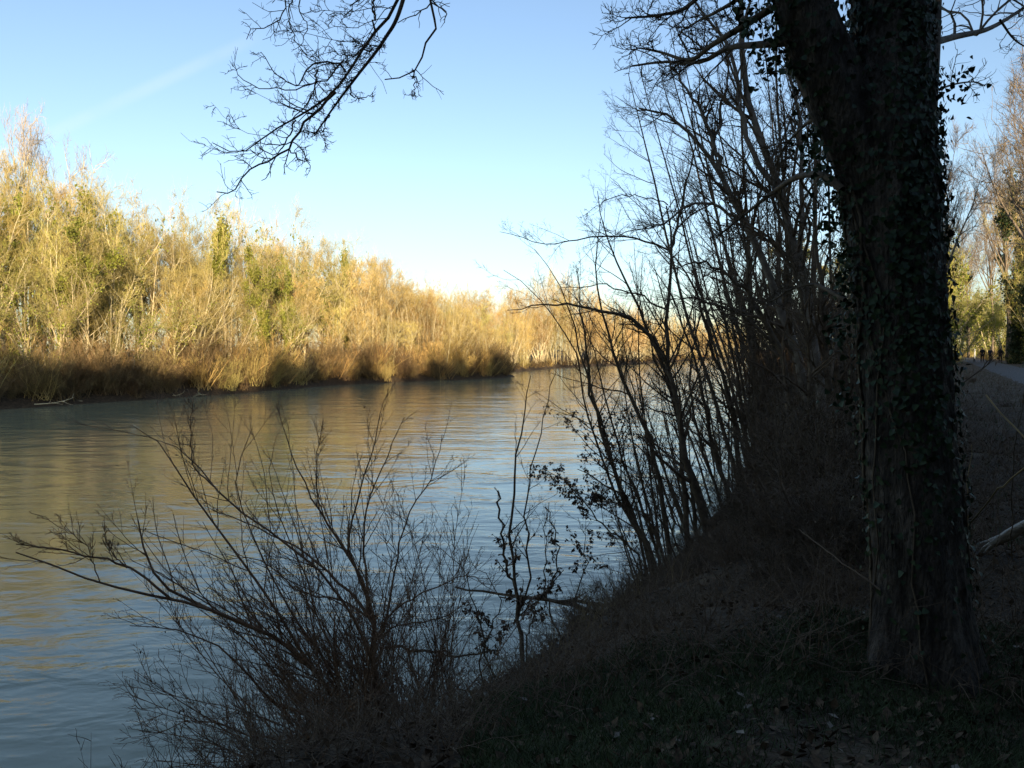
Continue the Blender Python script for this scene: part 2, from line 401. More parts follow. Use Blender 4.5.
# ================================================================== FAR BANK
SKY = [(-200, 150), (0, 150), (40, 150), (100, 185), (150, 192), (200, 212), (250, 212), (300, 228), (340, 244), (380, 262), (400, 280), (430, 291), (470, 294), (495, 302), (520, 288), (550, 280), (580, 288), (605, 308), (650, 326), (700, 334), (900, 338)]
sx_, sy_ = zip(*SKY)
def along(poly, s):
    seg = np.linalg.norm(np.diff(poly, axis=0), axis=1); L = np.concatenate([[0], np.cumsum(seg)])
    i = min(np.searchsorted(L, s, side='right') - 1, len(seg) - 1); i = max(i, 0)
    t = (s - L[i]) / seg[i]; d = (poly[i + 1] - poly[i]) / seg[i]
    return poly[i] + d * seg[i] * t, d, L[-1]
H0 = 15
PR = {
 'oval_gold': proto_tree(1, H0, 'oval', twig_m='fb_gold'), 'oval_olive': proto_tree(2, H0, 'oval', twig_m='fb_olive', ivy=.12),
 'multi_gold': proto_tree(3, H0, 'multi', twig_m='fb_gold'), 'multi_olive': proto_tree(4, H0, 'multi', twig_m='fb_olive'),
 'pole_gold': proto_tree(5, H0, 'pole', twig_m='fb_gold'), 'pole_brown': proto_tree(6, H0, 'pole', twig_m='fb_brown'),
 'column_olive': proto_tree(7, H0, 'column', twig_m='fb_olive', ivy=.25), 'ivy': proto_tree(8, H0, 'oval', twig_m='fb_olive', ivy=1.3),
 'wide_gold': proto_tree(11, H0, 'wide', twig_m='fb_gold', dens=.8), 'wide_olive': proto_tree(12, H0, 'wide', twig_m='fb_olive', ivy=.15, dens=.8), 'multi_brown': proto_tree(9, H0, 'multi', twig_m='fb_brown'), 'oval_pale': proto_tree(10, H0, 'wide', twig_m='fb_pale', dens=.5),
}
SH = {'s1': proto_shrub(21, 4), 's2': proto_shrub(22, 4, spread=.6), 's3': proto_shrub(23, 4, m='fb_brown', spread=.35), 's4': proto_shrub(24, 4, m='fb_gold', spread=.35)}
NICE = {'wide_gold': ('spreading_tree', 'spreading pale trunked tree with golden twigs in the far bank wood'), 'wide_olive': ('spreading_tree', 'spreading olive twigged tree with a little ivy in the far bank wood'),
        'oval_gold': ('bare_tree', 'bare round crowned tree with golden twigs in the sunlit wood on the far bank'),
        'oval_olive': ('bare_tree', 'bare round crowned tree with olive green budding twigs on the far bank'),
        'multi_gold': ('multi_stemmed_tree', 'several stemmed bare tree with golden twigs in the far bank wood'),
        'multi_olive': ('multi_stemmed_tree', 'several stemmed bare tree with olive green twigs in the far bank wood'),
        'pole_gold': ('young_tree_clump', 'clump of slim straight young trees with golden twigs on the far bank'),
        'pole_brown': ('young_tree_clump', 'clump of slim straight young trees with russet twigs on the far bank'),
        'column_olive': ('narrow_tree', 'narrow upright tree with olive twigs and some ivy on the far bank'),
        'ivy': ('ivy_clad_tree', 'bare tree on the far bank wrapped in bright green ivy'),
        'multi_brown': ('multi_stemmed_tree', 'several stemmed bare tree with russet twigs in the far bank wood')}
R = random.Random(5)
protos = {}
def put(key, x, y, h, group, name=None, label=None, cat='tree', wide=None):
    s = h / H0 * 1.02; w = wide or min(max(s, .6), 1.1)
    z = float(gz(x, y)) - .1
    src = (key, name)
    nm, lb = NICE.get(key, (name, label)); nm = name or nm; lb = label or lb
    if src not in protos:
        protos[src] = place(PR[key], nm, lb, cat, (x, y, z), R.uniform(0, 6.28), w, group, s); return protos[src]
    return dup(protos[src], (x, y, z), R.uniform(0, 6.28), (w, w, s), lb, group)
def top_h(x, y, f=1.0, add=0):
    px = 512 + F * x / y
    row = np.interp(px, sx_, sy_) + add - 19
    return float((4 + (350 - row) / F * y - 1.4) * f), px
_, _, LF = along(FAR, 0)
s = 0; cnt = 0
while True:
    base, d, _ = along(FAR, s); dist = math.hypot(*base)
    if s > LF - 60 or base[1] > 480: break
    step = 2.9 if dist < 125 else 2.9 + (dist - 125) * .035
    if base[1] < 40: s += 3; continue
    nl = np.array([-d[1], d[0]])
    for row, (off, fh) in enumerate([(4.5, .55), (8.0, .78), (12, .92), (17, .98), (23, 1.0)] if dist < 125 else [(3.5, .6), (8, .85), (15, 1.0)]):
        o_ = off + R.uniform(-1.3, 1.3); t = R.uniform(-1.5, 1.5)
        q = base + nl * o_ + d * t
        if shore_dist(q[0], q[1]) < 1.5: continue
        px = 512 + F * q[0] / q[1]
        if px < -70 or px > 800: continue
        h, px = top_h(q[0], q[1], fh * R.uniform(.86, 1.06))
        h = max(h, 4.5)
        r = R.random()
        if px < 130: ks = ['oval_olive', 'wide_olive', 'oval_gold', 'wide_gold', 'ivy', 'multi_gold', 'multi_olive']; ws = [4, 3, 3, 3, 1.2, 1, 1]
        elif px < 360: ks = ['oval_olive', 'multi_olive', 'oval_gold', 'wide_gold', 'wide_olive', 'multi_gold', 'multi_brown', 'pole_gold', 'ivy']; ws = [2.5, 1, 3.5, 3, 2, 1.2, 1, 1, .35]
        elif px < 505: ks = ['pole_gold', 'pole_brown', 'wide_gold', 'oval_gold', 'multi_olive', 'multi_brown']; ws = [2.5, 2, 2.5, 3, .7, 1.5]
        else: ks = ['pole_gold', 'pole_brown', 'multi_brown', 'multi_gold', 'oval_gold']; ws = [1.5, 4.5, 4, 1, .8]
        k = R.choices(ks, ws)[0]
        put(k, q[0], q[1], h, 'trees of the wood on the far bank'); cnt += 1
    s += step
print('far trees', cnt)
# shrubs fringing the far water's edge
s = 0; shp = {}; ns = 0
while True:
    base, d, _ = along(FAR, s); dist = math.hypot(*base)
    if base[1] > 430: break
    if base[1] < 42: s += 2; continue
    nl = np.array([-d[1], d[0]])
    for off in ((.9, 2.4, 4.2) if dist < 125 else (1.2,)):
        q = base + nl * (off + R.uniform(-.4, .5)) + d * R.uniform(-.6, .6)
        px = 512 + F * q[0] / q[1]
        if px < -60 or px > 790: continue
        h = R.uniform(1.4, 4.2) if off < 2 else R.uniform(2.4, 6.0)
        if R.random() < (.6 if off > 4 else .1): continue
        if 360 < px < 500: h *= .95
        if px > 500: h *= .8
        k = R.choices(['s1', 's2', 's3', 's4'], [4, 3, 2, 1.2 if px < 400 else 1.5])[0]
        lb = {'s1': 'bushy brown leafless shrub at the water edge of the far bank', 's2': 'wide spreading brown shrub leaning over the water on the far bank',
              's3': 'russet upright leafless shrub at the foot of the far bank wood', 's4': 'golden upright leafless shrub at the foot of the far bank wood'}[k]
        z = float(gz(q[0], q[1])); sc_ = h / 4
        if k not in shp: shp[k] = place(SH[k], 'bare_shrub', lb, 'shrub', (q[0], q[1], z), R.uniform(0, 6), sc_, 'shrubs along the far water edge')
        else: dup(shp[k], (q[0], q[1], z), R.uniform(0, 6), (sc_ * 1.1, sc_ * 1.1, sc_))
        ns += 1
    s += 1.7 if dist < 125 else 2.2 + (dist - 125) * .03
print('far shrubs', ns)

# trees one can pick out on the far side
def ground_at(px, Y): x = (px - 512) / F * Y; return x, Y
def special(key, px, Y, toprow, name, label, wide=None):
    x, y = ground_at(px, Y); h = 4 + (350 - toprow) / F * Y - 1.2
    return put(key, x, y, h, None, name, label, wide=wide)
PR['tall_bare'] = proto_tree(31, H0, 'oval', twig_m='fb_pale', trunk_m='fb_trunk', dens=.45)
PR['ivy_big'] = proto_tree(32, H0, 'oval', twig_m='fb_olive', ivy=2.2)
PR['ivy_col'] = proto_tree(33, H0, 'column', twig_m='fb_olive', ivy=1.6)
PR['pale_stems'] = proto_tree(34, H0, 'multi', twig_m='fb_gold', dens=.35)
special('tall_bare', 28, 84, 84, 'tall_bare_tree', 'tallest bare pinkish tree at the left edge rising above the far wood', 1.1)
special('tall_bare', 66, 88, 122, 'tall_bare_tree', 'bare pinkish tree just right of the tallest one above the far wood', 1.1)
special('ivy_big', 72, 65, 232, 'ivy_clad_tree', 'tree thick with bright green ivy low in the far wood at left', .75)
special('ivy_big', 14, 66, 205, 'ivy_clad_tree', 'green ivy clad tree at the far left edge of the far wood', .8)
special('ivy_col', 208, 84, 204, 'ivy_column_tree', 'yellow green tree topping the far wood behind the hanging branch tip', .9)
special('ivy_col', 350, 112, 238, 'ivy_column_tree', 'narrow ivy wrapped tree standing up from the far skyline', .62)
special('tall_bare', 377, 128, 240, 'tall_bare_tree', 'thin bare grey tree just right of the ivy wrapped one on the skyline', .8)
special('oval_pale', 461, 175, 271, 'round_bare_tree', 'pale round crowned bare tree beyond the far wood under open sky', .85)
special('pale_stems', 190, 73.5, 250, 'pale_stemmed_tree', 'pale forked several stemmed tree in front of the far wood', .8)
special('pale_stems', 90, 65.5, 262, 'pale_stemmed_tree', 'pale leaning several stemmed tree beside the green ivy on the far bank', .8)
special('ivy_big', 262, 83, 255, 'ivy_clad_tree', 'dark green ivy clad tree halfway along the far wood', .6)
special('ivy_big', 290, 90, 262, 'ivy_clad_tree', 'dark green ivy clad tree right of the halfway ivy tree', .55)

# ================================================================== THE BIG IVY TREE
rng = np.random.default_rng(77)
def big_tree():
    base = P(926, 676, 4.0); bx, by = float(base[0]), float(base[1]); bz = float(gz(bx, by))
    root = thing('ivy_clad_tree', 'massive dark forked trunk wrapped in ivy beside the path, nearest tree', 'tree', (bx, by, bz))
    off = np.array([bx, by, bz])
    # main trunk runs into the right fork
    cen = [(928, 720, 4.0), (925, 660, 4.0), (918, 560, 4.02), (909, 450, 4.05), (899, 300, 4.1), (889, 200, 4.12), (884, 120, 4.15), (890, 40, 4.2), (893, -60, 4.25), (896, -220, 4.3), (905, -480, 4.4), (900, -900, 4.6)]
    N = 150; c = catmull([P(*q) for q in cen], N)
    rp = np.interp(c[:, 2], [2.2, 2.45, 2.7, 3.0, 3.6, 4.3, 4.8, 5.1, 5.5, 6.0, 7.5, 10], [.33, .265, .225, .212, .208, .212, .23, .238, .19, .175, .15, .06])
    K = 72
    ang = np.arange(K) * 2 * PI / K
    V = np.zeros((N, K, 3)); rk = rng.normal(size=(N, K)); rk = rk + np.roll(rk, 1, 0) + np.roll(rk, 2, 0); t = np.gradient(c, axis=0); t /= np.linalg.norm(t, axis=1, keepdims=True)
    for i in range(N):
        u = np.cross(t[i], [0, 1, 0]); u /= np.linalg.norm(u); v = np.cross(t[i], u)
        z = c[i, 2]
        tw = ang + .18 * (z - 2.4)
        ridge = .03 * np.sin(5 * tw + 1.3 * np.sin(z * .9)) + .016 * np.sin(11 * tw + 2.5 * np.sin(z * 2.3)) + .012 * np.sin(23 * tw + 3 * np.sin(z * 4.1)) * np.sin(z * 9 + 2 * tw) + rk[i] * .012
        ridge += .018 * np.sin(5 * z + 3 * tw) * np.sin(3.3 * z)
        flare = np.clip((2.95 - z) / .6, 0, 1) ** 1.5
        ridge += flare * (.28 * np.maximum(0, np.sin(4 * tw + .7)) - .05)
        r = rp[i] * (1 + ridge)
        V[i] = c[i] + r[:, None] * (np.cos(ang)[:, None] * u + np.sin(ang)[:, None] * v)
    mb = MB(); idx = np.arange(N * K).reshape(N, K); nx = np.roll(idx, -1, 1)
    mb.add(V - off, [np.stack([idx[:-1], nx[:-1], nx[1:], idx[1:]], -1).reshape(-1, 4)])
    # left fork
    l, lr = limb([(888, 235, 4.1), (862, 160, 4.1), (831, 80, 4.08), (802, 0, 4.05), (776, -120, 4.0), (760, -300, 4.0), (745, -620, 4.1)], (.14, .15, .125, .115, .11, .1, .06), 60)
    K2 = 32; a2 = np.arange(K2) * 2 * PI / K2; t2 = np.gradient(l, axis=0); t2 /= np.linalg.norm(t2, axis=1, keepdims=True); V2 = np.zeros((60, K2, 3))
    for i in range(60):
        u = np.cross(t2[i], [0, 1, 0]); u /= np.linalg.norm(u); v = np.cross(t2[i], u)
        r = lr[i] * (1 + .05 * np.sin(5 * a2 + i * .12) + .03 * np.sin(11 * a2 - i * .2))
        V2[i] = l[i] + r[:, None] * (np.cos(a2)[:, None] * u + np.sin(a2)[:, None] * v)
    idx = np.arange(60 * K2).reshape(60, K2); nx = np.roll(idx, -1, 1)
    mb.add(V2 - off, [np.stack([idx[:-1], nx[:-1], nx[1:], idx[1:]], -1).reshape(-1, 4)])
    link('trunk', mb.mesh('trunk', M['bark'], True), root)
    # slim right stem seen against the sky
    s3, r3 = limb([(925, 190, 4.25), (930, 110, 4.3), (934, 40, 4.35), (937, -30, 4.4), (950, -260, 4.6)], (.04, .035, .03, .028, .015), 30)
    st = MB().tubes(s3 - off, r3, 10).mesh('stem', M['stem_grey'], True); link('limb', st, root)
    # ---- ivy
    I = MB(); n = 30000
    ii = rng.integers(0, N - 1, n); ii = ii[(c[ii, 2] < 8.2)]; n = len(ii)
    th = rng.uniform(0, 2 * PI, n)
    k = (th / (2 * PI) * K).astype(int) % K
    pos = V[ii, k]; outw = pos - c[ii]; outw /= np.linalg.norm(outw, axis=1, keepdims=True)
    z = pos[:, 2]
    dens = .5 + .5 * np.sin(3.1 * z + 2.2 * np.cos(th * 2 + z)) * .9 + .35
    dens *= np.interp(z, [2.4, 2.8, 3.3, 4.0], [.04, .12, .45, 1])
    left = (outw[:, 0] < -.45); dens[left] *= np.interp(z[left], [3, 4.6, 5.2], [.5, .45, .6])
    keep = rng.uniform(0, 1, n) < dens
    pos, outw = pos[keep], outw[keep]; bulge = np.minimum(rng.exponential(.016, len(pos)) + .008, .055)
    pos = pos + outw * bulge[:, None] + np.stack([-outw[:, 1], outw[:, 0], np.zeros(len(pos))], 1) * rng.uniform(-.02, .02, (len(pos), 1)); pos[:, 2] += rng.uniform(-.06, .06, len(pos))
    # shaggy left and right edges
    I.leaves(pos - off, rng.uniform(.018, .046, len(pos)) , rng, 'ivy', nrm=outw + [0, 0, .2], down=(0, 0, -1))
    # ivy on the left fork, hanging clusters at its side
    n = 2600; ii = rng.integers(0, 58, n); kk = rng.integers(0, K2, n); pos = V2[ii, kk]; ow = pos - l[ii]; ow /= np.linalg.norm(ow, axis=1, keepdims=True)
    pos = pos + ow * np.minimum(rng.exponential(.02, n) + .008, .06)[:, None]
    I.leaves(pos - off, rng.uniform(.025, .045, n), rng, 'ivy', nrm=ow, down=(0, 0, -1))
    # tufts standing off the left edge of the trunk
    for (px, py, k, sx) in [(838, 330, 70, .05), (846, 290, 60, .05), (832, 215, 60, .05), (822, 170, 60, .05), (812, 140, 60, .05), (845, 400, 40, .05), (930, 222, 18, .04), (938, 300, 22, .04), (936, 190, 14, .04), (952, 370, 14, .04), (842, 255, 50, .045), (944, 110, 18, .05), (760, 30, 90, .07), (778, 50, 60, .06), (748, 18, 50, .05), (795, 70, 50, .05), (768, 62, 30, .05), (942, 75, 14, .03), (960, 80, 16, .05), (975, 85, 10, .04)]:
        q = P(px, py, 4.05); I.leaves(q + rng.normal(size=(k, 3)) * [sx * .7, sx, sx * 1.3] - off, rng.uniform(.022, .045, k), rng, 'ivy', down=(0, 0, -1))
    vines = []
    for s_ in range(14):
        a = rng.uniform(0, 2 * PI); j = np.linspace(3, 110, 40).astype(int); kk = ((a + .45 * np.sin(j * .09 + s_) + .12 * np.sin(j * .31 + s_ * 2) + s_) / (2 * PI) * K).astype(int) % K
        p_ = V[j, kk]; o_ = p_ - c[j]; o_ /= np.linalg.norm(o_, axis=1, keepdims=True); vines.append(p_ + o_ * .008)
    T = MB().tubes(np.array(vines) - off, np.repeat(rng.uniform(.004, .011, (14, 1)), 40, 1), 5)
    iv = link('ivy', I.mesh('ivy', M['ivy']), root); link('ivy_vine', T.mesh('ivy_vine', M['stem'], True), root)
    # ---- branches off the left fork
    B = [limb([(790, 42, 4.05), (755, 45, 4.3), (728, 48, 4.6), (700, 62, 4.9), (662, 62, 5.2), (632, 66, 5.4)], (.022, .006), 16),
         limb([(772, 8, 4.0), (740, 28, 4.1), (712, 45, 4.3), (690, 60, 4.5), (660, 52, 4.7), (640, 48, 4.8)], (.02, .005), 16),
         limb([(775, -60, 4.0), (730, -40, 4.3), (690, 5, 4.6), (660, 15, 4.8), (625, 18, 5.0)], (.022, .005), 16),
         limb([(770, -20, 4.0), (720, 10, 4.4), (700, 20, 4.6), (680, 32, 4.8)], (.014, .004), 16),
         limb([(842, 190, 4.0), (825, 176, 4.1), (800, 176, 4.4), (776, 190, 4.7), (748, 212, 5.0), (716, 238, 5.3)], (.022, .005), 16),
         limb([(836, 110, 4.0), (812, 120, 4.2), (790, 140, 4.6), (775, 165, 4.9)], (.012, .004), 16),
         limb([(845, 300, 4.0), (815, 285, 4.3), (790, 290, 4.6), (760, 310, 4.9)], (.012, .004), 16)]
    p0 = np.array([b[0] for b in B]); r0 = np.array([b[1] for b in B])
    m = MB().tubes(p0 - off, r0, 7)
    a = spawn(p0, r0, 12, .3, 1, 42, .34, .5, rng, .004, bias=(0, 0, -.1)); p1, r1 = grow(*a[:4], 8, .2, .03, rng, .4); m.tubes(p1 - off, r1, 4)
    a = spawn(p1, r1, 6, .15, 1, 45, .5, .6, rng, .0025); p2, r2 = grow(a[0], a[1], np.clip(a[2], .08, .5), a[3], 6, .25, .08, rng, .5); m.tubes(p2 - off, r2, 3)
    a = spawn(p2, r2, 3, .2, 1, 50, .55, .7, rng, .002); p3, r3 = grow(a[0], a[1], np.clip(a[2], .05, .3), a[3], 4, .3, .08, rng, .6); m.tubes(p3 - off, r3, 3)
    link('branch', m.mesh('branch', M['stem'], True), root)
    # ---- right hand branches
    B = [limb([(935, 42, 4.35), (958, 36, 4.7), (985, 30, 5.0), (1010, 17, 5.4), (1050, -10, 5.9)], (.02, .008), 16),
         limb([(1000, 20, 5.2), (1015, 40, 5.4), (1035, 52, 5.6)], (.008, .004), 16),
         limb([(932, 92, 4.3), (955, 84, 4.5), (975, 82, 4.7), (985, 86, 4.8)], (.007, .003), 16),
         limb([(938, -60, 4.4), (970, -40, 4.8), (1000, -10, 5.2), (1030, 10, 5.6)], (.016, .004), 16)]
    p0 = np.array([b[0] for b in B]); r0 = np.array([b[1] for b in B]); m = MB().tubes(p0 - off, r0, 7)
    a = spawn(p0, r0, 9, .15, 1, 45, .32, .5, rng, .003); p1, r1 = grow(*a[:4], 8, .2, .02, rng, .4); m.tubes(p1 - off, r1, 4)
    a = spawn(p1, r1, 5, .15, 1, 45, .5, .6, rng, .0018); p2, r2 = grow(a[0], a[1], np.clip(a[2], .06, .4), a[3], 6, .25, .05, rng, .5); m.tubes(p2 - off, r2, 3)
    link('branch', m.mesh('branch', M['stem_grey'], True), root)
    # ---- the long bough arching out over the river, its tip hanging into view
    bough = [limb([(760, -300, 4.0), (700, -620, 4.3), (560, -620, 4.9), (470, -330, 5.3), (420, -90, 5.5), (397, 2, 5.55), (370, 38, 5.6), (344, 79, 5.6), (324, 100, 5.62), (297, 117, 5.65), (271, 132, 5.7), (240, 153, 5.75), (213, 143, 5.8)], (.06, .05, .04, .03, .022, .018, .015, .012, .008, .003), 60),
             limb([(430, -120, 5.5), (403, 0, 5.4), (384, 40, 5.4), (357, 76, 5.4), (336, 104, 5.4), (318, 130, 5.4), (314, 134, 5.4)], (.02, .018, .015, .012, .009, .005), 60)]
    tw = [limb([(336, 92, 5.6), (303, 126, 5.6), (285, 152, 5.6), (250, 170, 5.6), (233, 191, 5.6), (218, 192, 5.6)], (.009, .003), 16),
          limb([(346, 72, 5.6), (338, 62, 5.6), (312, 66, 5.6), (297, 88, 5.6), (277, 73, 5.6), (260, 52, 5.6)], (.006, .002), 16),
          limb([(344, 60, 5.6), (322, 80, 5.6), (306, 86, 5.6), (282, 90, 5.6), (255, 88, 5.6), (233, 70, 5.6)], (.005, .002), 16),
          limb([(300, -60, 5.6), (286, -5, 5.6), (280, 20, 5.6), (265, 28, 5.6), (253, 28, 5.6), (247, 40, 5.6)], (.006, .002), 16),
          limb([(300, -50, 5.6), (300, 10, 5.6), (308, 28, 5.6), (300, 48, 5.6)], (.005, .002), 16),
          limb([(292, -20, 5.6), (290, 20, 5.6), (298, 45, 5.6), (318, 62, 5.6)], (.004, .002), 16),
          limb([(430, -120, 5.5), (431, 0, 5.4), (433, 28, 5.4), (424, 48, 5.4), (411, 74, 5.4), (385, 82, 5.4)], (.012, .003), 16),
          limb([(412, 70, 5.4), (416, 80, 5.4), (412, 97, 5.4)], (.004, .002), 16),
          limb([(375, 33, 5.6), (373, 10, 5.6), (376, -20, 5.6)], (.006, .004), 16),
          limb([(372, 50, 5.4), (345, 55, 5.4), (330, 48, 5.4)], (.005, .002), 16),
          limb([(350, 85, 5.4), (355, 98, 5.4), (372, 96, 5.4)], (.004, .002), 16),
          limb([(330, 115, 5.4), (322, 130, 5.4), (305, 132, 5.4)], (.004, .002), 16),
          limb([(296, 120, 5.65), (280, 150, 5.65), (262, 152, 5.65), (242, 150, 5.65)], (.005, .002), 16),
          limb([(290, 150, 5.6), (300, 158, 5.6), (308, 160, 5.6), (309, 172, 5.6)], (.004, .002), 16),
          limb([(318, 70, 5.6), (310, 100, 5.6), (275, 135, 5.6)], (.005, .002), 16),
          limb([(385, -20, 5.5), (350, 8, 5.5), (345, 16, 5.5), (325, 12, 5.5)], (.005, .002), 16)]
    link_pts = limb([(560, -620, 4.9), (430, -300, 5.3), (330, -160, 5.6), (300, -60, 5.6)], (.02, .006), 16)
    p0 = np.array([b[0] for b in bough]); r0 = np.array([b[1] for b in bough]); m = MB().tubes(p0 - off, r0, 8)
    m.tubes(link_pts[0] - off, link_pts[1], 6)
    p1 = np.array([b[0] for b in tw]); p1 = p1 + np.concatenate([np.zeros((len(p1), 1, 3)), rng.normal(size=(len(p1), 15, 3)) * .009], 1); r1 = np.array([b[1] for b in tw]) * 1.25; m.tubes(p1 - off, r1, 5)
    a = spawn(p0[:, 30:], r0[:, 30:], 20, .1, 1, 50, .32, .4, rng, .0028, bias=(-1.3, .0, .1)); L = np.clip(a[2], .12, .62); q1, s1 = grow(a[0], a[1], L, a[3] * .7, 9, .22, .02, rng, .45); m.tubes(q1 - off, s1, 4)
    for src, sr, k in ((p1, r1, 12), (q1, s1, 8)):
        a = spawn(src, sr, k, .15, 1, 52, .35, .55, rng, .0022, bias=(-.4, 0, .1)); p2, r2 = grow(a[0], a[1], np.clip(a[2], .05, .28), a[3] * 1.15, 7, .26, .03, rng, .6); m.tubes(p2 - off, r2, 3)
        a = spawn(p2, r2, 4, .15, 1, 50, .55, .7, rng, .0018); p3, r3 = grow(a[0], a[1], np.clip(a[2], .03, .12), a[3], 5, .28, .04, rng, .6); m.tubes(p3 - off, r3, 3)
    bo = link('branch', m.mesh('branch', M['stem'], True), root); bo['label'] = 'long bare bough arching over the river with its twiggy tip hanging into the sky'
    # upper crown beyond the frame
    up = np.array([[905, -480, 4.4], [745, -620, 4.1], [900, -860, 4.6], [760, -300, 4.0], [893, -700, 4.5]]); S = np.array([P(*q) for q in up])
    S = np.repeat(S, 5, 0); D = rng.normal(size=S.shape) * [.55, .55, 0] + [0, 0, .9]
    p0, r0 = grow(S, D, rng.uniform(3, 5.5, len(S)), np.full(len(S), .06), 10, .12, .04, rng, .25); m = MB().tubes(p0 - off, r0, 6)
    a = spawn(p0, r0, 9, .2, 1, 42, .45, .5, rng, .012); p1, r1 = grow(*a[:4], 7, .18, .04, rng, .3); m.tubes(p1 - off, r1, 4)
    a = spawn(p1, r1, 8, .1, 1, 42, .5, .5, rng, .005); p2, r2 = grow(*a[:4], 5, .2, .04, rng, .4); m.tubes(p2 - off, r2, 3)
    link('crown', m.mesh('crown', M['stem'], True), root)
big_tree()

# ================================================================== BARE TREES ON THE NEAR BANK (stems traced, then grown)
def bank_tree(name, label, cat, stems, seed, mt='stem', n1=12, n2=6, n3=4, ang=38, lr=.3, group=None, leaf=0, minr=.003, wob=.02, twm='twig', t0=.25, up=.03, bias=None, lens=(1.6, .7, .35)):
    rng = np.random.default_rng(seed)
    L = [limb(pp, r, 16, Y, wob, rng) for (pp, r, Y) in stems]
    b0 = L[0][0][0]; off = np.array([b0[0], b0[1], float(gz(b0[0], b0[1])) - .05]) if gz(b0[0], b0[1]) > -.3 else np.array([b0[0], b0[1], b0[2]])
    root = thing(name, label, cat, off, group)
    p0 = np.array([q[0] for q in L]); r0 = np.array([q[1] for q in L])
    for p in (p0,):   # make every stem that starts at the base reach the ground
        for i in range(len(p)):
            g = float(gz(p[i, 0, 0], p[i, 0, 1])) - .12
            if g < p[i, 0, 2] < g + .9: p[i, 0, 2] = g
    link('trunk', MB().tubes(p0 - off, r0, 8).mesh('trunk', M[mt], True), root)
    C = MB()
    a = spawn(p0, r0, int(n1 * 1.5), t0, 1, ang, lr, .5, rng, minr, bias=bias); p1, r1 = grow(a[0], a[1], np.minimum(a[2], lens[0]), a[3], 9, .11, up, rng, .3); C.tubes(p1 - off, r1, 5)
    a = spawn(p1, r1, n2, .15, 1, 42, .5, .55, rng, minr * .7); p2, r2 = grow(a[0], a[1], np.minimum(a[2], lens[1]), a[3], 7, .16, up, rng, .4); C.tubes(p2 - off, r2, 3)
    if n3:
        a = spawn(p2, r2, n3 + 2, .15, 1, 45, .55, .65, rng, minr * .55); p3, r3 = grow(a[0], a[1], np.minimum(a[2], lens[2]), a[3], 5, .2, up, rng, .5); C.tubes(p3 - off, r3, 3)
    link('crown', C.mesh('crown', M[twm], True), root)
    if leaf:
        src = p3 if n3 else p2
        zlim = np.quantile(src[:, -1, 2], .55); cand = src[src[:, -1, 2] < zlim]
        i = rng.integers(0, len(cand), leaf); pos = cand[i, rng.integers(1, cand.shape[1], leaf)]
        link('withered_leaves', MB().leaves(pos - off, rng.uniform(.03, .075, leaf), rng, 'leaf', down=(0, 0, -1)).mesh('withered_leaves', M['dead']), root)
    return root

bank_tree('slender_tree', 'slender dark bare tree leaning over the water, forked high with arching left branches', 'tree', [
    ([(712, 545), (690, 475), (682, 426), (668, 360), (668, 307), (671, 260), (668, 205)], (.10, .07, .048, .038, .028, .014), 15),
    ([(669, 252), (680, 215), (687, 180), (694, 150), (696, 120)], (.03, .008), 15),
    ([(667, 362), (642, 327), (606, 312), (560, 305), (508, 309)], (.045, .006), 15),
    ([(669, 312), (642, 296), (604, 286), (562, 289)], (.02, .005), 15),
    ([(668, 250), (632, 238), (592, 237), (548, 243), (500, 232)], (.02, .004), 15),
    ([(680, 420), (700, 370), (716, 330), (738, 300)], (.025, .006), 15),
    ([(668, 205), (640, 195), (610, 200), (585, 214)], (.012, .004), 15)], 101, n1=11, n2=6, n3=4, lr=.3, t0=.15)
bank_tree('leaning_stem_clump', 'clump of thin bare stems leaning left over the river with withered leaves', 'tree', [
    ([(655, 560), (628, 506), (609, 457), (595, 413), (587, 360), (583, 315), (579, 270)], (.05, .006), 14),
    ([(660, 560), (624, 500), (604, 430), (580, 350), (560, 285), (535, 250)], (.035, .004), 14),
    ([(650, 555), (605, 470), (585, 400), (575, 350), (540, 300), (505, 270)], (.028, .004), 14),
    ([(668, 560), (640, 500), (617, 440), (590, 340), (575, 300)], (.03, .004), 14),
    ([(645, 560), (600, 520), (575, 490), (548, 470)], (.02, .004), 14),
    ([(662, 570), (650, 520), (600, 500), (560, 492)], (.02, .004), 14)], 102, n1=13, n2=6, n3=4, leaf=2600, lr=.3, t0=.1, lens=(1.2, .6, .3))
bank_tree('slender_tree', 'thin bare tree with three near parallel stems crossing in front of the river bend', 'tree', [
    ([(672, 548), (651, 448), (624, 382), (606, 330), (596, 270), (600, 220)], (.055, .006), 15.5),
    ([(690, 550), (677, 413), (648, 333), (623, 275), (603, 222), (598, 190)], (.06, .006), 15.5),
    ([(700, 550), (690, 480), (672, 400), (655, 360), (640, 300), (628, 262)], (.04, .005), 15.5)], 103, n1=13, n2=5, n3=4, lr=.26)
bank_tree('slender_tree', 'bare tree with paired stems tilting left behind the slender forked tree', 'tree', [
    ([(735, 520), (717, 460), (703, 398), (685, 333), (674, 300), (650, 262)], (.06, .006), 17),
    ([(745, 520), (732, 413), (710, 344), (692, 282), (668, 252), (640, 235)], (.07, .006), 17),
    ([(752, 515), (744, 420), (728, 340), (716, 280), (708, 220)], (.06, .006), 17),
    ([(728, 520), (700, 440), (690, 380), (700, 320), (720, 260)], (.04, .005), 17)], 104, n1=13, n2=6, n3=3, lr=.26)
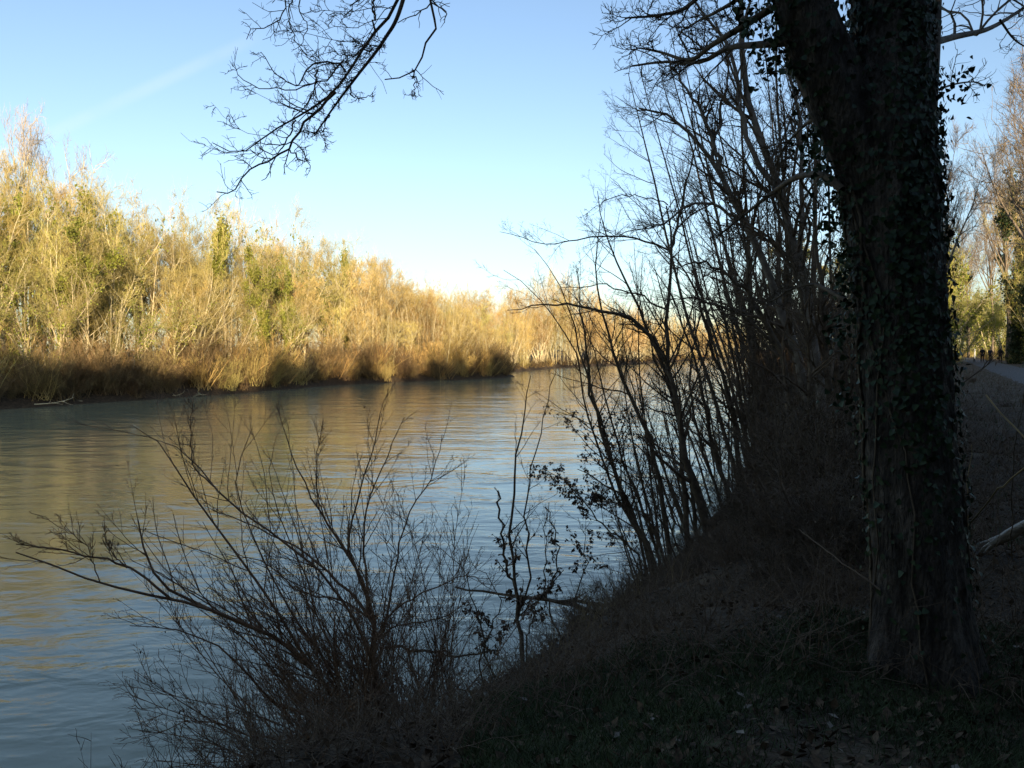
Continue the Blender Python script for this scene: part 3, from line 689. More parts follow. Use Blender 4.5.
bank_tree('tall_bank_tree', 'tall grey bare tree slanting up to the left with a long forked top', 'tree', [
    ([(822, 470), (800, 370), (784, 313), (765, 262), (747, 226), (725, 182), (702, 148), (676, 122), (640, 108)], (.10, .08, .065, .055, .035, .014), 13),
    ([(722, 176), (712, 140), (700, 110), (680, 80), (672, 60)], (.045, .012), 13),
    ([(745, 224), (715, 205), (690, 206), (665, 222), (620, 236)], (.03, .006), 13),
    ([(712, 160), (718, 120), (728, 80), (725, 40)], (.03, .01), 13)], 105, mt='stem_grey', n1=16, n2=8, n3=6, lr=.3)
bank_tree('tall_bank_tree', 'tall bare tree with two long grey limbs rising beside the ivy trunk', 'tree', [
    ([(828, 470), (812, 330), (798, 255), (780, 193), (764, 149), (750, 110), (743, 60), (741, -40), (738, -160)], (.09, .075, .06, .05, .035, .02), 12.5),
    ([(781, 196), (757, 160), (744, 130), (738, 95), (728, 50), (700, 10), (670, -30)], (.05, .012), 12.5),
    ([(800, 262), (802, 193), (798, 120), (786, 60), (780, 0)], (.045, .015), 12.5),
    ([(770, 160), (790, 120), (800, 80), (815, 40)], (.02, .008), 12.5)], 106, mt='stem_grey', n1=16, n2=8, n3=6, lr=.28)
bank_tree('tall_bank_tree', 'crooked dark bare tree with a bent stem between the two tall grey trees', 'tree', [
    ([(795, 470), (785, 370), (769, 328), (748, 295), (747, 266), (738, 229), (722, 190)], (.065, .008), 12),
    ([(748, 290), (720, 270), (700, 262), (670, 270)], (.03, .006), 12),
    ([(780, 350), (760, 330), (730, 310), (700, 300), (665, 300)], (.03, .006), 12)], 107, n1=12, n2=6, n3=4, lr=.32)
bank_tree('slender_tree', 'upright thin bare tree standing just left of the dark bank thicket', 'tree', [
    ([(770, 500), (758, 420), (752, 360), (752, 300), (748, 240), (752, 180)], (.06, .008), 16),
    ([(765, 500), (745, 400), (735, 330), (722, 270), (718, 210)], (.05, .006), 16),
    ([(778, 500), (775, 400), (772, 330), (778, 260), (772, 200)], (.05, .006), 16)], 108, n1=14, n2=6, n3=3, lr=.25)
bank_tree('slender_tree', 'thin bare tree close behind the left edge of the ivy trunk', 'tree', [
    ([(835, 480), (828, 380), (822, 300), (815, 230), (818, 150)], (.06, .01), 11),
    ([(815, 480), (810, 400), (806, 320), (790, 250), (786, 200)], (.05, .008), 11)], 109, n1=16, n2=7, n3=3, lr=.28)
def proto_slender(seed, H=6.5, ns=5, lean=(-.28, 0, 1)):
    rng = np.random.default_rng(seed); T = MB(); C = MB()
    st = rng.normal(size=(ns, 3)) * [.3, .3, 0]; st[:, 2] = -.3; d = np.array(lean)[None] + rng.normal(size=(ns, 3)) * [.14, .14, .02]
    p0, r0 = grow(st, d, rng.uniform(.65, 1.05, ns) * H, rng.uniform(.022, .04, ns), 16, .035, .01, rng, .15); T.tubes(p0, r0, 6)
    a = spawn(p0, r0, 17, .12, 1, 40, .26, .5, rng, .004); p1, r1 = grow(a[0], a[1], a[2], a[3], 9, .1, .03, rng, .3); C.tubes(p1, r1, 4)
    a = spawn(p1, r1, 6, .1, 1, 40, .5, .55, rng, .003); p2, r2 = grow(a[0], a[1], a[2], a[3], 6, .14, .03, rng, .4); C.tubes(p2, r2, 3)
    a = spawn(p2, r2, 5, .1, 1, 42, .6, .6, rng, .002); p3, r3 = grow(a[0], a[1], a[2], a[3], 4, .18, .02, rng, .5); C.tubes(p3, r3, 3)
    return [('trunk', T.mesh('trunk', M['stem'], True)), ('crown', C.mesh('crown', M['twig'], True))]
SL = [proto_slender(71), proto_slender(72, 7.5, 6, (-.2, 0, 1)), proto_slender(73, 5.5, 7, (-.4, 0, 1))]; slp = {}; RS = random.Random(17)
for px, Y, h in [(706, 18, .95), (735, 21, 1.0), (690, 15.8, .85), (680, 14.2, .7), (665, 12.6, .55), (722, 26, .9)]:
    x = (px - 512) / F * Y; i = RS.randrange(3); z = float(gz(x, Y)) - .05
    if i not in slp: slp[i] = place(SL[i], 'slender_tree', 'thin many stemmed bare tree leaning over the near bank thicket', 'tree', (x, Y, z), RS.uniform(-.5, .5), h, 'thin bare trees leaning along the near bank')
    else: dup(slp[i], (x, Y, z), RS.uniform(-.6, .6), (h, h, h))
TP = None
for px, Y, h in [(782, 18, 1.6), (806, 21, 1.75), (836, 16, 1.5), (770, 27, 1.7)]:
    x = (px - 512) / F * Y; z = float(gz(x, Y)) - .05
    if TP is None: TP = place(SL[1], 'tall_slender_tree', 'tall thin stemmed bare tree rising out of the near bank thicket', 'tree', (x, Y, z), .1, .95 * h, 'tall thin bare trees in the near bank thicket', h)
    else: dup(TP, (x, Y, z), RS.uniform(-.9, .9), (h * .95, h * .95, h))
# saplings standing in the shallows
bank_tree('forked_sapling', 'thin forked sapling standing in the shallows in front of the open water', 'sapling', [
    ([(524, 680), (520, 630), (516, 592), (512, 540), (513, 496), (518, 440), (526, 400), (530, 374)], (.032, .022, .016, .011, .004), 9.8),
    ([(519, 612), (528, 585), (526, 525), (531, 477), (543, 420), (556, 372)], (.014, .004), 9.8),
    ([(516, 594), (508, 572), (503, 540), (498, 489)], (.016, .012), 9.8),
    ([(530, 600), (552, 588), (557, 553), (552, 520), (545, 508)], (.012, .006), 9.8),
    ([(527, 640), (538, 600), (550, 590)], (.01, .006), 9.8)], 110, n1=9, n2=4, n3=3, lr=.22, leaf=420, minr=.003, t0=.12, lens=(.7, .35, .2))
bank_tree('thin_sapling', 'short thin sapling right of the forked one, leaves clinging to it', 'sapling', [
    ([(565, 650), (548, 600), (545, 550), (548, 500)], (.014, .004), 10.4),
    ([(572, 650), (575, 600), (585, 560), (580, 520)], (.012, .003), 10.4)], 111, n1=8, n2=4, n3=2, lr=.3, leaf=240, minr=.003, t0=.1, lens=(.5, .3, .2))
bank_tree('leaning_sapling', 'low leaning sapling with withered leaves left of the forked sapling', 'sapling', [
    ([(500, 700), (485, 640), (470, 590), (455, 560), (430, 545)], (.012, .003), 9),
    ([(492, 700), (480, 660), (500, 600), (470, 560)], (.012, .003), 9)], 115, n1=8, n2=4, n3=2, lr=.3, leaf=260, minr=.003, t0=.1, lens=(.5, .3, .2))

# ---- the big arching willow shrub in the foreground
def willow(name, label, stems, seed, fan, mt='twig_red', fanbase=(380, 800, 7.0), fanr=(.35, .3), fdir=(-.55, .1, 1), n1=14):
    rng = np.random.default_rng(seed)
    L = [limb(pp, r, 16, None, .008, rng) for (pp, r) in stems]
    fb = P(*fanbase); off = np.array([fb[0], fb[1], float(gz(fb[0], fb[1]))])
    root = thing(name, label, 'shrub', off)
    T = MB(); C = MB()
    p0 = np.array([q[0] for q in L]); r0 = np.array([q[1] for q in L]); T.tubes(p0 - off, r0, 7)
    st = off + rng.normal(size=(fan, 3)) * [fanr[0], fanr[1], 0]; st[:, 2] = gz(st[:, 0], st[:, 1]) - .05
    d = np.array(fdir)[None] + rng.normal(size=(fan, 3)) * [.42, .35, .1]
    f0, s0 = grow(st, d, rng.uniform(.9, 2.6, fan), rng.uniform(.006, .012, fan), 16, .045, -.02, rng, .25); T.tubes(f0 - off, s0, 5)
    link('stems', T.mesh('stems', M[mt], True), root)
    P0 = np.concatenate([p0, f0]); R0 = np.concatenate([r0, s0])
    a = spawn(P0, R0, n1, .2, 1, 32, .38, .5, rng, .0032, bias=(0, 0, .5)); p1, r1 = grow(a[0], a[1], np.minimum(a[2], 1.1), a[3], 9, .08, .035, rng, .35); C.tubes(p1 - off, r1, 4)
    a = spawn(p1, r1, 5, .15, 1, 34, .45, .6, rng, .0022, bias=(0, 0, .3)); p2, r2 = grow(a[0], a[1], np.minimum(a[2], .5), a[3], 6, .11, .03, rng, .5); C.tubes(p2 - off, r2, 3)
    a = spawn(p2, r2, 2, .2, 1, 38, .5, .7, rng, .0018); p3, r3 = grow(a[0], a[1], np.minimum(a[2], .22), a[3], 4, .14, .03, rng, .5); C.tubes(p3 - off, r3, 3)
    link('twigs', C.mesh('twigs', M[mt], True), root)
    i = rng.integers(0, len(p2), 260); pos = p2[i, rng.integers(1, 6, 260)]
    link('withered_leaves', MB().leaves(pos - off, rng.uniform(.015, .035, 260), rng, 'leaf', down=(0, 0, -1)).mesh('withered_leaves', M['dead']), root)
    return root
D = 7.0
willow('arching_shrub', 'large bare willowy shrub arching left over the water from the bank foot', [
    ([(392, 800, 7.0), (345, 712, 6.95), (300, 655, 6.9), (245, 622, 6.8), (172, 600, 6.6), (100, 582, 6.4), (14, 552, 6.2)], (.022, .018, .015, .011, .005)),
    ([(172, 600, 6.6), (127, 568, 6.5), (70, 552, 6.4), (14, 544, 6.3)], (.012, .004)),
    ([(385, 800, 7.0), (335, 700, 7.0), (292, 650, 7.0), (240, 622, 7.0), (172, 592, 6.9), (150, 560, 6.8), (138, 520, 6.8)], (.024, .02, .018, .014, .006)),
    ([(400, 800, 7.1), (345, 715, 7.1), (306, 659, 7.1), (258, 582, 7.1), (215, 525, 7.1), (190, 488, 7.1), (163, 448, 7.1), (132, 424, 7.1)], (.022, .018, .014, .011, .008, .003)),
    ([(405, 800, 7.3), (372, 660, 7.3), (335, 591, 7.3), (287, 544, 7.3), (240, 510, 7.3), (206, 477, 7.3), (187, 453, 7.3), (146, 436, 7.3)], (.02, .016, .012, .009, .003)),
    ([(215, 487, 7.2), (196, 470, 7.2), (190, 440, 7.2), (193, 398, 7.2)], (.008, .002)),
    ([(380, 800, 6.8), (320, 725, 6.8), (270, 700, 6.7), (230, 655, 6.6), (180, 630, 6.5), (130, 625, 6.4)], (.018, .003)),
    ([(370, 800, 6.7), (310, 745, 6.6), (250, 735, 6.5), (200, 720, 6.4), (150, 735, 6.3)], (.014, .003)),
    ([(390, 800, 7.2), (340, 690, 7.2), (285, 600, 7.2), (255, 540, 7.2), (235, 480, 7.2), (250, 430, 7.2)], (.016, .003)),
    ([(398, 800, 6.9), (350, 700, 6.9), (320, 620, 6.9), (300, 560, 6.9), (280, 520, 6.9), (268, 470, 6.9)], (.014, .003)),
    ([(100, 582, 6.4), (85, 545, 6.4), (40, 515, 6.4)], (.005, .002)),
    ([(127, 568, 6.5), (108, 545, 6.5), (103, 520, 6.5)], (.006, .002))], 201, 84, fanbase=(372, 800, 7.0))
willow('branching_shrub', 'bare shrub with a short stub trunk fanning into curved stems, right of the arching one', [
    ([(378, 770, 7.8), (375, 720, 7.8), (375, 678, 7.8), (374, 620, 7.8)], (.03, .024)),
    ([(374, 625, 7.8), (349, 592, 7.8), (306, 553, 7.8), (258, 529, 7.8), (205, 505, 7.8)], (.017, .003)),
    ([(374, 625, 7.8), (362, 580, 7.8), (340, 544, 7.8), (311, 496, 7.8), (292, 453, 7.8), (277, 408, 7.8)], (.016, .003)),
    ([(375, 622, 7.8), (358, 575, 7.8), (349, 539, 7.8), (360, 490, 7.8), (373, 448, 7.8), (385, 398, 7.8)], (.015, .003)),
    ([(375, 622, 7.8), (366, 582, 7.8), (365, 515, 7.8), (388, 455, 7.8), (402, 417, 7.8)], (.014, .003)),
    ([(375, 640, 7.8), (387, 620, 7.8), (405, 525, 7.8), (432, 475, 7.8), (443, 435, 7.8)], (.013, .003)),
    ([(375, 640, 7.8), (393, 612, 7.8), (426, 592, 7.8), (466, 575, 7.8), (490, 590, 7.8)], (.012, .003)),
    ([(375, 640, 7.8), (400, 625, 7.8), (440, 618, 7.8), (470, 600, 7.8)], (.010, .003)),
    ([(340, 544, 7.8), (318, 500, 7.8), (318, 450, 7.8), (322, 430, 7.8)], (.008, .002)),
    ([(375, 620, 7.8), (340, 600, 7.7), (300, 590, 7.6), (260, 560, 7.5), (225, 560, 7.4)], (.012, .003))], 202, 50, fanbase=(390, 775, 7.8), fanr=(.3, .25), fdir=(0, .1, 1))

# ---- fallen branches in the shallows
def drift(name, label, stems, seed, leaf=60, mt='stem', n1=6):
    rng = np.random.default_rng(seed); L = [limb(pp, r, 16, None, .012, rng) for pp, r in stems]
    off = L[0][0][8].copy(); p0 = np.array([q[0] for q in L]); r0 = np.array([q[1] for q in L]); root = thing(name, label, 'branch', off)
    link('bough', MB().tubes(p0 - off, r0, 8).mesh('bough', M[mt], True), root)
    a = spawn(p0, r0, n1, .15, .95, 50, .2, .5, rng, .003, bias=(0, 0, .5)); p1, r1 = grow(a[0], a[1], np.minimum(a[2], .6), a[3], 7, .15, 0, rng, .4); C = MB().tubes(p1 - off, r1, 4)
    a = spawn(p1, r1, 3, .2, 1, 45, .5, .6, rng, .002); p2, r2 = grow(*a[:4], 5, .2, 0, rng, .5); C.tubes(p2 - off, r2, 3); link('twigs', C.mesh('twigs', M['twig'], True), root)
    if leaf:
        i = rng.integers(0, len(p2), leaf); link('withered_leaves', MB().leaves(p2[i, rng.integers(1, 5, leaf)] - off, rng.uniform(.03, .06, leaf), rng, 'leaf', down=(0, 0, -1)).mesh('withered_leaves', M['dead']), root)
drift('fallen_branch', 'dark fallen branch lying level across the shallows behind the forked sapling', [([(455, 587, 11.2), (490, 592, 11.2), (520, 597, 11.2), (560, 602, 11.2), (600, 612, 11.3), (650, 618, 11.5)], (.012, .045)), ([(500, 597, 11.0), (560, 600, 11.0), (620, 606, 11.1)], (.01, .03))], 301)
drift('fallen_branch', 'short dark fallen branch low over the water in front of the forked sapling', [([(385, 648, 9.0), (420, 650, 9.0), (462, 656, 9.0), (500, 648, 9.1)], (.02, .008))], 302)
drift('fallen_branch', 'dark twiggy branch trailing down the bank foot below the forked sapling', [([(420, 700, 8.4), (470, 690, 8.5), (520, 700, 8.5), (560, 690, 8.5)], (.012, .006))], 303)

# ================================================================== BANK THICKET
TH = {'t1': proto_shrub(41, 2.2, 60, .55, 'stem', .008, 1.4, leaves=1400), 't2': proto_shrub(42, 2.2, 45, .7, 'twig', .008, 1.4, leaves=900), 't3': proto_shrub(43, 2.2, 50, .4, 'stem', .008, 1.3, leaves=500)}
R = random.Random(11); tp = {}
TL = {'t1': 'tangled dark leafless bush with clinging leaves in the thicket on the near bank', 't2': 'sprawling brown bramble like bush in the thicket on the near bank', 't3': 'upright dark leafless bush in the thicket on the near bank'}
def thicket(x, y, h, k=None):
    k = k or R.choice(['t1', 't2', 't3']); z = float(gz(x, y)) - .08; s_ = h / 2.2
    if k not in tp: tp[k] = place(TH[k], 'thicket_bush', TL[k], 'bush', (x, y, z), R.uniform(0, 6), s_, 'bushes of the thicket along the near bank')
    else: dup(tp[k], (x, y, z), R.uniform(0, 6), (s_ * R.uniform(.9, 1.3), s_ * 1.1, s_))
# (px, depth, height) between the water's edge and the ivy trunk
for px, Y, h in [(765, 16, 1.1), (785, 15, 1.5), (808, 14, 1.9), (835, 13, 2.3), (780, 19, 1.7), (800, 18, 2.7), (830, 17, 3.3), (790, 26, 2.5), (820, 24, 4.1), (835, 22, 4.4), (800, 36, 3.5), (780, 42, 2.3), (840, 30, 5.5), (790, 60, 3.9), (838, 14, 2.3),
                 (690, 14.5, 0.5), (715, 15, 0.6), (738, 15.5, 0.9), (720, 11, 0.6), (750, 11, 0.9), (780, 10.5, 0.94), (810, 9, 1.1), (840, 8.5, 1.4), (770, 12.5, 1), (800, 11.5, 1.4), (830, 10.5, 1.8), (700, 9.5, 0.5), (740, 9, 0.65), (780, 7.5, 0.7), (820, 7, 0.95), (650, 10.5, 0.45), (665, 12, 0.5), (845, 6.5, 0.86), (640, 9.5, 0.4), (610, 9.5, 0.35), (680, 13, 0.5), (700, 7.5, 0.4), (660, 8, 0.4), (740, 7, 0.45), (780, 6.2, 0.5), (830, 5.6, 0.6)]:
    thicket((px - 512) / F * Y, Y, h)
for px, Y, h in [(440, 8.3, .5), (465, 8.2, .45), (420, 7.6, .5), (500, 8.4, .4), (540, 8.8, .45), (575, 9.4, .7), (600, 10, .75), (625, 10.8, .8), (522, 8.7, .5), (648, 11.8, .8), (668, 13, .9), (350, 7.2, .6), (310, 6.8, .55), (480, 7.6, .45), (560, 9.2, .5), (590, 9.8, .5), (330, 7.0, .6), (400, 7.4, .6), (450, 7.2, .4)]:
    thicket((px - 512) / F * Y, Y, h, 't2' if px > 430 else 't3')
for k in range(16):   # low scrub between path and thicket, right of the trunk
    Y = R.uniform(9, 60); px = 512 + F * (path_x(Y) - 2.6 - R.uniform(0, 3.5)) / Y
    if px > 860: thicket((px - 512) / F * Y, Y, R.uniform(.2, .35))

# pale driftwood caught along the far water's edge
rd_ = np.random.default_rng(55); FWp = None
for s_ in np.sort(rd_.uniform(56, 165, 22)):
    b_, d_, _ = along(FAR, s_); q = b_ + np.array([-d_[1], d_[0]]) * rd_.uniform(-.6, .6)
    if FWp is None:
        a_ = grow(np.zeros((1, 3)), np.array([[1, .1, .12]]), np.array([3.0]), np.array([.06]), 10, .1, 0, rd_, .3)
        c_ = spawn(a_[0], a_[1], 5, .2, 1, 45, .45, .6, rd_, .02); e_ = grow(*c_[:4], 6, .15, .02, rd_, .3)
        FWp = thing('driftwood', 'pale stranded branch at the foot of the far bank shrubs', 'driftwood', (q[0], q[1], .05), 'driftwood along the far water edge')
        link('bough', MB().tubes(a_[0], a_[1], 6).mesh('bough', M['fb_trunk'], True), FWp); link('twigs', MB().tubes(e_[0], e_[1], 4).mesh('twigs', M['fb_trunk'], True), FWp)
    else:
        k_ = rd_.uniform(.5, 1.2); dup(FWp, (q[0], q[1], rd_.uniform(0, .25)), rd_.uniform(0, 6.28), (k_, k_, k_))

# ================================================================== FOREST ALONG THE PATH AND BEHIND THE VIEWER
PR['path_ivy'] = proto_tree(51, H0, 'oval', twig_m='fb_gold', ivy=2.0, ivy_m='ivy_dark', trunk_m='stem_grey', dens=.7)
PR['path_bare'] = proto_tree(52, H0, 'oval', twig_m='path_twig', trunk_m='stem_grey', dens=1.0)
PR['path_lit'] = proto_tree(53, H0, 'multi', twig_m='fb_olive', ivy=.8, dens=.9)
def pt(key, px, Y, h, name, label, group=None, wide=None): return put(key, (px - 512) / F * Y, Y, h, group, name, label, wide=wide)
pt('path_ivy', 1014, 92, 21, 'ivy_clad_tree', 'tall dark ivy covered tree right of the path at the right edge', wide=1.0)
pt('path_ivy', 1036, 70, 15, 'ivy_clad_tree', 'dark ivy covered tree half cut by the right edge of the picture', wide=.9)
pt('path_bare', 1030, 78, 27, 'tall_bare_tree', 'tall bare tree above the path near the right edge', wide=1.25)
pt('path_bare', 947, 112, 26, 'tall_bare_tree', 'grey brown bare tree over the path end just right of the ivy trunk', wide=1.1)
pt('path_bare', 1040, 60, 26, 'tall_bare_tree', 'tall grey brown bare tree reaching in at the upper right corner', wide=1.3)
pt('path_lit', 955, 128, 15, 'sunlit_tree', 'sunlit yellow green tree at the far end of the path', wide=.9)
pt('path_bare', 992, 142, 31, 'tall_bare_tree', 'tallest grey brown bare tree standing straight above the walkers', wide=1.2)
pt('path_bare', 1012, 118, 29, 'tall_bare_tree', 'tall bare tree between the walkers and the dark ivy covered tree', wide=1.2)
pt('path_bare', 968, 165, 30, 'tall_bare_tree', 'far grey brown bare tree above the white post', wide=1.2)
pt('path_bare', 938, 56, 19, 'tall_bare_tree', 'grey brown bare tree showing just right of the upper ivy trunk', wide=1.0)
pt('path_bare', 1062, 47, 23, 'tall_bare_tree', 'bare tree beyond the right edge reaching its twigs into the sky', wide=1.2)
pt('path_bare', 1040, 66, 27, 'tall_bare_tree', 'grey brown bare tree leaning its crown over the path from the right', wide=1.35)
pt('path_bare', 1007, 101, 30, 'tall_bare_tree', 'grey brown bare tree rising directly above the rightmost walker', wide=1.25)
PG = 'trees bordering the far stretch of the path'
for k in range(34):
    Y = R.uniform(88, 230); side = R.choice([-1, 1, 1])
    x = path_x(Y) + side * (R.uniform(3.8, 18) if side > 0 else R.uniform(3.0, 9))
    key = R.choice(['path_ivy', 'path_bare', 'path_lit', 'path_lit'])
    lb = {'path_ivy': 'ivy clad bare tree in the wood at the far stretch of the path', 'path_bare': 'grey brown bare tree in the wood at the far stretch of the path', 'path_lit': 'bushy yellow green tree in the wood at the far stretch of the path'}[key]
    put(key, x, Y, R.uniform(11, 19), PG, 'path_wood_tree', lb)
sh_s = {}
for k in range(30):
    Y = R.uniform(75, 200); side = R.choice([-1, 1]); x = path_x(Y) + side * R.uniform(2.6, 7)
    z = float(gz(x, Y)); h = R.uniform(1.2, 3.2) / 4
    kk = R.choice(['s1', 's4'])
    dup(shp[kk], (x, Y, z), R.uniform(0, 6), (h * 1.3, h * 1.3, h), {'s1': 'low brown leafless shrub beside the far stretch of the path', 's4': 'low golden leafless shrub beside the far stretch of the path'}[kk], 'shrubs beside the far path')
# near bank trees beyond the thicket hiding the river's far end
for k in range(14):
    Y = R.uniform(38, 150); x = float(np.interp(Y, NEAR[:, 1], NEAR[:, 0])) + R.uniform(2, 12)
    px = 512 + F * x / Y
    if px < 780 or px > 875: continue
    put('path_bare' if R.random() < .6 else 'path_ivy', x, Y, R.uniform(9, 15), 'trees along the near bank', 'bank_tree', 'bare tree on the near bank beyond the thicket, behind the ivy trunk')

# the wood behind the viewer that shades this bank
def proto_dense(seed):
    rng = np.random.default_rng(seed); T = MB(); H = 15
    p0, r0 = grow(np.array([[0, 0, -.4]]), np.array([[.02, .02, 1]]), np.array([H]), np.array([.28]), 12, .03, .02, rng, .15); T.tubes(p0, r0, 8)
    a = spawn(p0, r0, 40, .06, .97, 65, .28, .4, rng, .02); p1, r1 = grow(*a[:4], 7, .1, .03, rng, .3); T.tubes(p1, r1, 4)
    n = 7500; i = rng.integers(0, len(p1), n); j = rng.integers(1, 7, n); pp = p1[i, j] + rng.normal(size=(n, 3)) * .4
    I = MB().leaves(pp, rng.uniform(.25, .5, n), rng, 'diamond')
    return [('trunk', T.mesh('trunk', M['bark'], True)), ('crown', I.mesh('crown', M['ivy_dark']))]
PR['dense'] = proto_dense(61)
k = 0
for x in np.arange(-34, 98, 4.6):
    for row in range(4):
        xx = x + R.uniform(-1, 1) + row * 2.3; yy = -9 - row * 7 + R.uniform(-1.5, 1.5)
        if abs(xx - path_x(yy)) < 2.6: continue
        if gz(xx, yy) < .5: continue
        h = float(np.interp(xx, [-30, -12, 10, 38, 98], [12, 12.8, 17.2, 22.6, 23.5])) * R.uniform(.82, 1.08) + row * .8
        put('dense', xx, yy, h / 1.02, 'evergreens of the dark wood behind the viewer', 'evergreen_tree', 'dense dark evergreen tree of the wood behind the viewer, shading the near bank', wide=1.15); k += 1
print('shade trees', k)

# ================================================================== GROUND COVER
def scatter(n, x0, x1, y0, y1, rng, dmin=.15, dmax=99):
    x = rng.uniform(x0, x1, n); y = y0 + (y1 - y0) * rng.uniform(0, 1, n) ** 1.6
    d = shore_dist(x, y); k = (d > dmin) & (d < dmax) & near_side(x, y); x, y = x[k], y[k]
    return np.stack([x, y, gz(x, y)], -1)
rng = np.random.default_rng(900)
p = scatter(62000, -2.5, 12, 2.2, 14, rng); mb = MB().leaves(p + [0, 0, .012], rng.uniform(.02, .07, len(p)), rng, 'leaf', nrm=np.tile([0, 0, .6], (len(p), 1)))
lo = link('leaf_litter', mb.mesh('leaf_litter', M['litter'])); tag(lo, 'brown fallen leaves covering the near bank', 'leaf litter', kind='stuff')
p = scatter(160, -1, 6, 2.4, 7, rng, 2.0); mb = MB().leaves(p + [0, 0, .03], rng.uniform(.03, .06, len(p)), rng, 'leaf', nrm=np.tile([0, 0, 1.0], (len(p), 1)))
lo = link('leaf_litter', mb.mesh('leaf_litter', M['litter2'])); tag(lo, 'pale dry fallen leaves scattered over the grass by the trunk', 'leaf litter', kind='stuff')
# short grass
def blades(p, L, w, rng, lean=.4, N=4):
    d = rng.normal(size=p.shape) * [lean, lean, .1] + [0, 0, 1]; n = len(p)
    q, r = grow(p, d, L, np.full(n, w), N, .12, -.06, rng, .15); return q, r
p = scatter(110000, -.2, 4.5, 2.3, 4.6, rng, 2.6); nn = np.sin(p[:, 0] * 3.1 + 1) + np.sin(p[:, 1] * 3.7) + rng.normal(size=len(p)) * .5; p = p[nn > -1.1]
q, r = blades(p, rng.uniform(.025, .085, len(p)), .0024, rng, .8); tag(link('grass', MB().tubes(q, r, 2).mesh('grass', M['grass'])), 'short green grass on the level ground at the foot of the ivy trunk', 'grass', kind='stuff')
p = scatter(16000, 2.5, 34, 6, 60, rng, 3.2); p = p[np.abs(p[:, 0] - path_x(p[:, 1])) > 2.0]
q, r = blades(p, rng.uniform(.06, .22, len(p)), .006, rng, .7); tag(link('grass', MB().tubes(q, r, 2).mesh('grass', M['grass'])), 'rough grass between the ivy trunk and the path', 'grass', kind='stuff')
# dry stalk tufts
R = random.Random(3)
def tuft(px, Y, n, h, name, label, group=None, m='dry', w=.0028, lean=.18):
    x = (px - 512) / F * Y; y = Y; z = float(gz(x, y)); rr = np.random.default_rng(int(px * 7 + Y * 100))
    p = rr.normal(size=(n, 3)) * [.09, .09, 0]; q, r = blades(p, rr.uniform(.5, 1.1, n) * h, w, rr, lean, 7)
    o = link(name, MB().tubes(q, r, 3).mesh(name, M[m]), loc=(x, y, z)); tag(o, label, 'grass tuft', group)
for px, Y, n, h in [(600, 8.0, 26, .75), (588, 7.6, 16, .55), (566, 7.4, 12, .5), (614, 8.3, 20, .6), (535, 7.0, 12, .4), (505, 6.6, 10, .35), (640, 7.6, 12, .4), (560, 6.4, 10, .35), (680, 7.0, 8, .35), (470, 6.6, 12, .4), (600, 6.8, 10, .4), (580, 8.6, 30, .8), (622, 8.9, 22, .7), (550, 8.2, 18, .6), (655, 9.5, 16, .6)]:
    tuft(px, Y, n, h, 'dry_grass_tuft', 'upright tuft of dry straw coloured stalks on the bank slope', 'dry grass tufts on the near bank slope')
# low dead twigs, brambles and stalks over the slope
p = scatter(34000, -2.5, 14, 3.2, 26, rng, .05); p = p[(shore_dist(p[:, 0], p[:, 1]) < 4.2 + rng.exponential(1.2, len(p))) & (np.hypot((p[:, 0] - 1.2) / 1.6, p[:, 1] - 2.8) > 1.0)]
q, r = blades(p, rng.uniform(.1, .55, len(p)), .003, rng, .75, 7); a = spawn(q, r, 2, .3, 1, 40, .5, .7, rng, .0018); q1, r1 = grow(*a[:4], 5, .2, 0, rng, .4)
tag(link('undergrowth', MB().tubes(q, r, 3).tubes(q1, r1, 3).mesh('undergrowth', M['twig'])), 'tangle of low dead twigs and brambles on the bank slope', 'undergrowth', kind='stuff')
p = scatter(26000, 2.6, 36, 4, 60, rng, 3.6); dx = path_x(p[:, 1]) - p[:, 0]; p = p[(dx > 2.3) & (dx < 9) & (np.hypot(p[:, 0] - 2.1, p[:, 1] - 4) > .8)]
q, r = blades(p, rng.uniform(.08, .5, len(p)), .0045, rng, .7, 6); a = spawn(q, r, 2, .3, 1, 40, .5, .7, rng, .003); q1, r1 = grow(*a[:4], 5, .2, 0, rng, .4)
tag(link('undergrowth', MB().tubes(q, r, 3).tubes(q1, r1, 3).mesh('undergrowth', M['twig'])), 'scrubby dead stems on the verge between the ivy trunk and the path', 'undergrowth', kind='stuff')
# bent reeds at the right edge, and the split log
def stalk(label, pp, r, seed, m='dry'):
    c, rad = limb(pp, r, 14, None, .004, np.random.default_rng(seed)); off = c[0].copy()
    mb = MB().tubes(c - off, rad, 6); o = link('dry_stalk', mb.mesh('dry_stalk', M[m], True), loc=off); tag(o, label, 'stalk')
stalk('dry straw coloured stalk sloping down to the right at the right edge', [(986, 395, 3.6), (1008, 420, 3.5), (1035, 450, 3.4), (1085, 530, 3.3), (1150, 700, 3.3)], (.0035, .006), 1)
stalk('dry orange stalk sloping up to the right above the split log', [(940, 560, 4.3), (990, 500, 3.9), (1010, 480, 3.7), (1040, 455, 3.5)], (.004, .004), 2)
stalk('thin dark upright stalk crossing the two dry ones at the right edge', [(1012, 560, 4.6), (1012, 480, 4.4), (1018, 430, 4.3), (1030, 380, 4.2)], (.004, .002), 3, 'stem')
stalk('short pale upright stalk right of the ivy trunk', [(968, 560, 4.9), (966, 500, 4.8), (972, 445, 4.8)], (.003, .0015), 4)
stalk('thin pale stalk leaning in front of the trunk foot thicket', [(880, 590, 3.4), (840, 560, 3.6), (800, 530, 3.9)], (.004, .002), 5, 'twig')
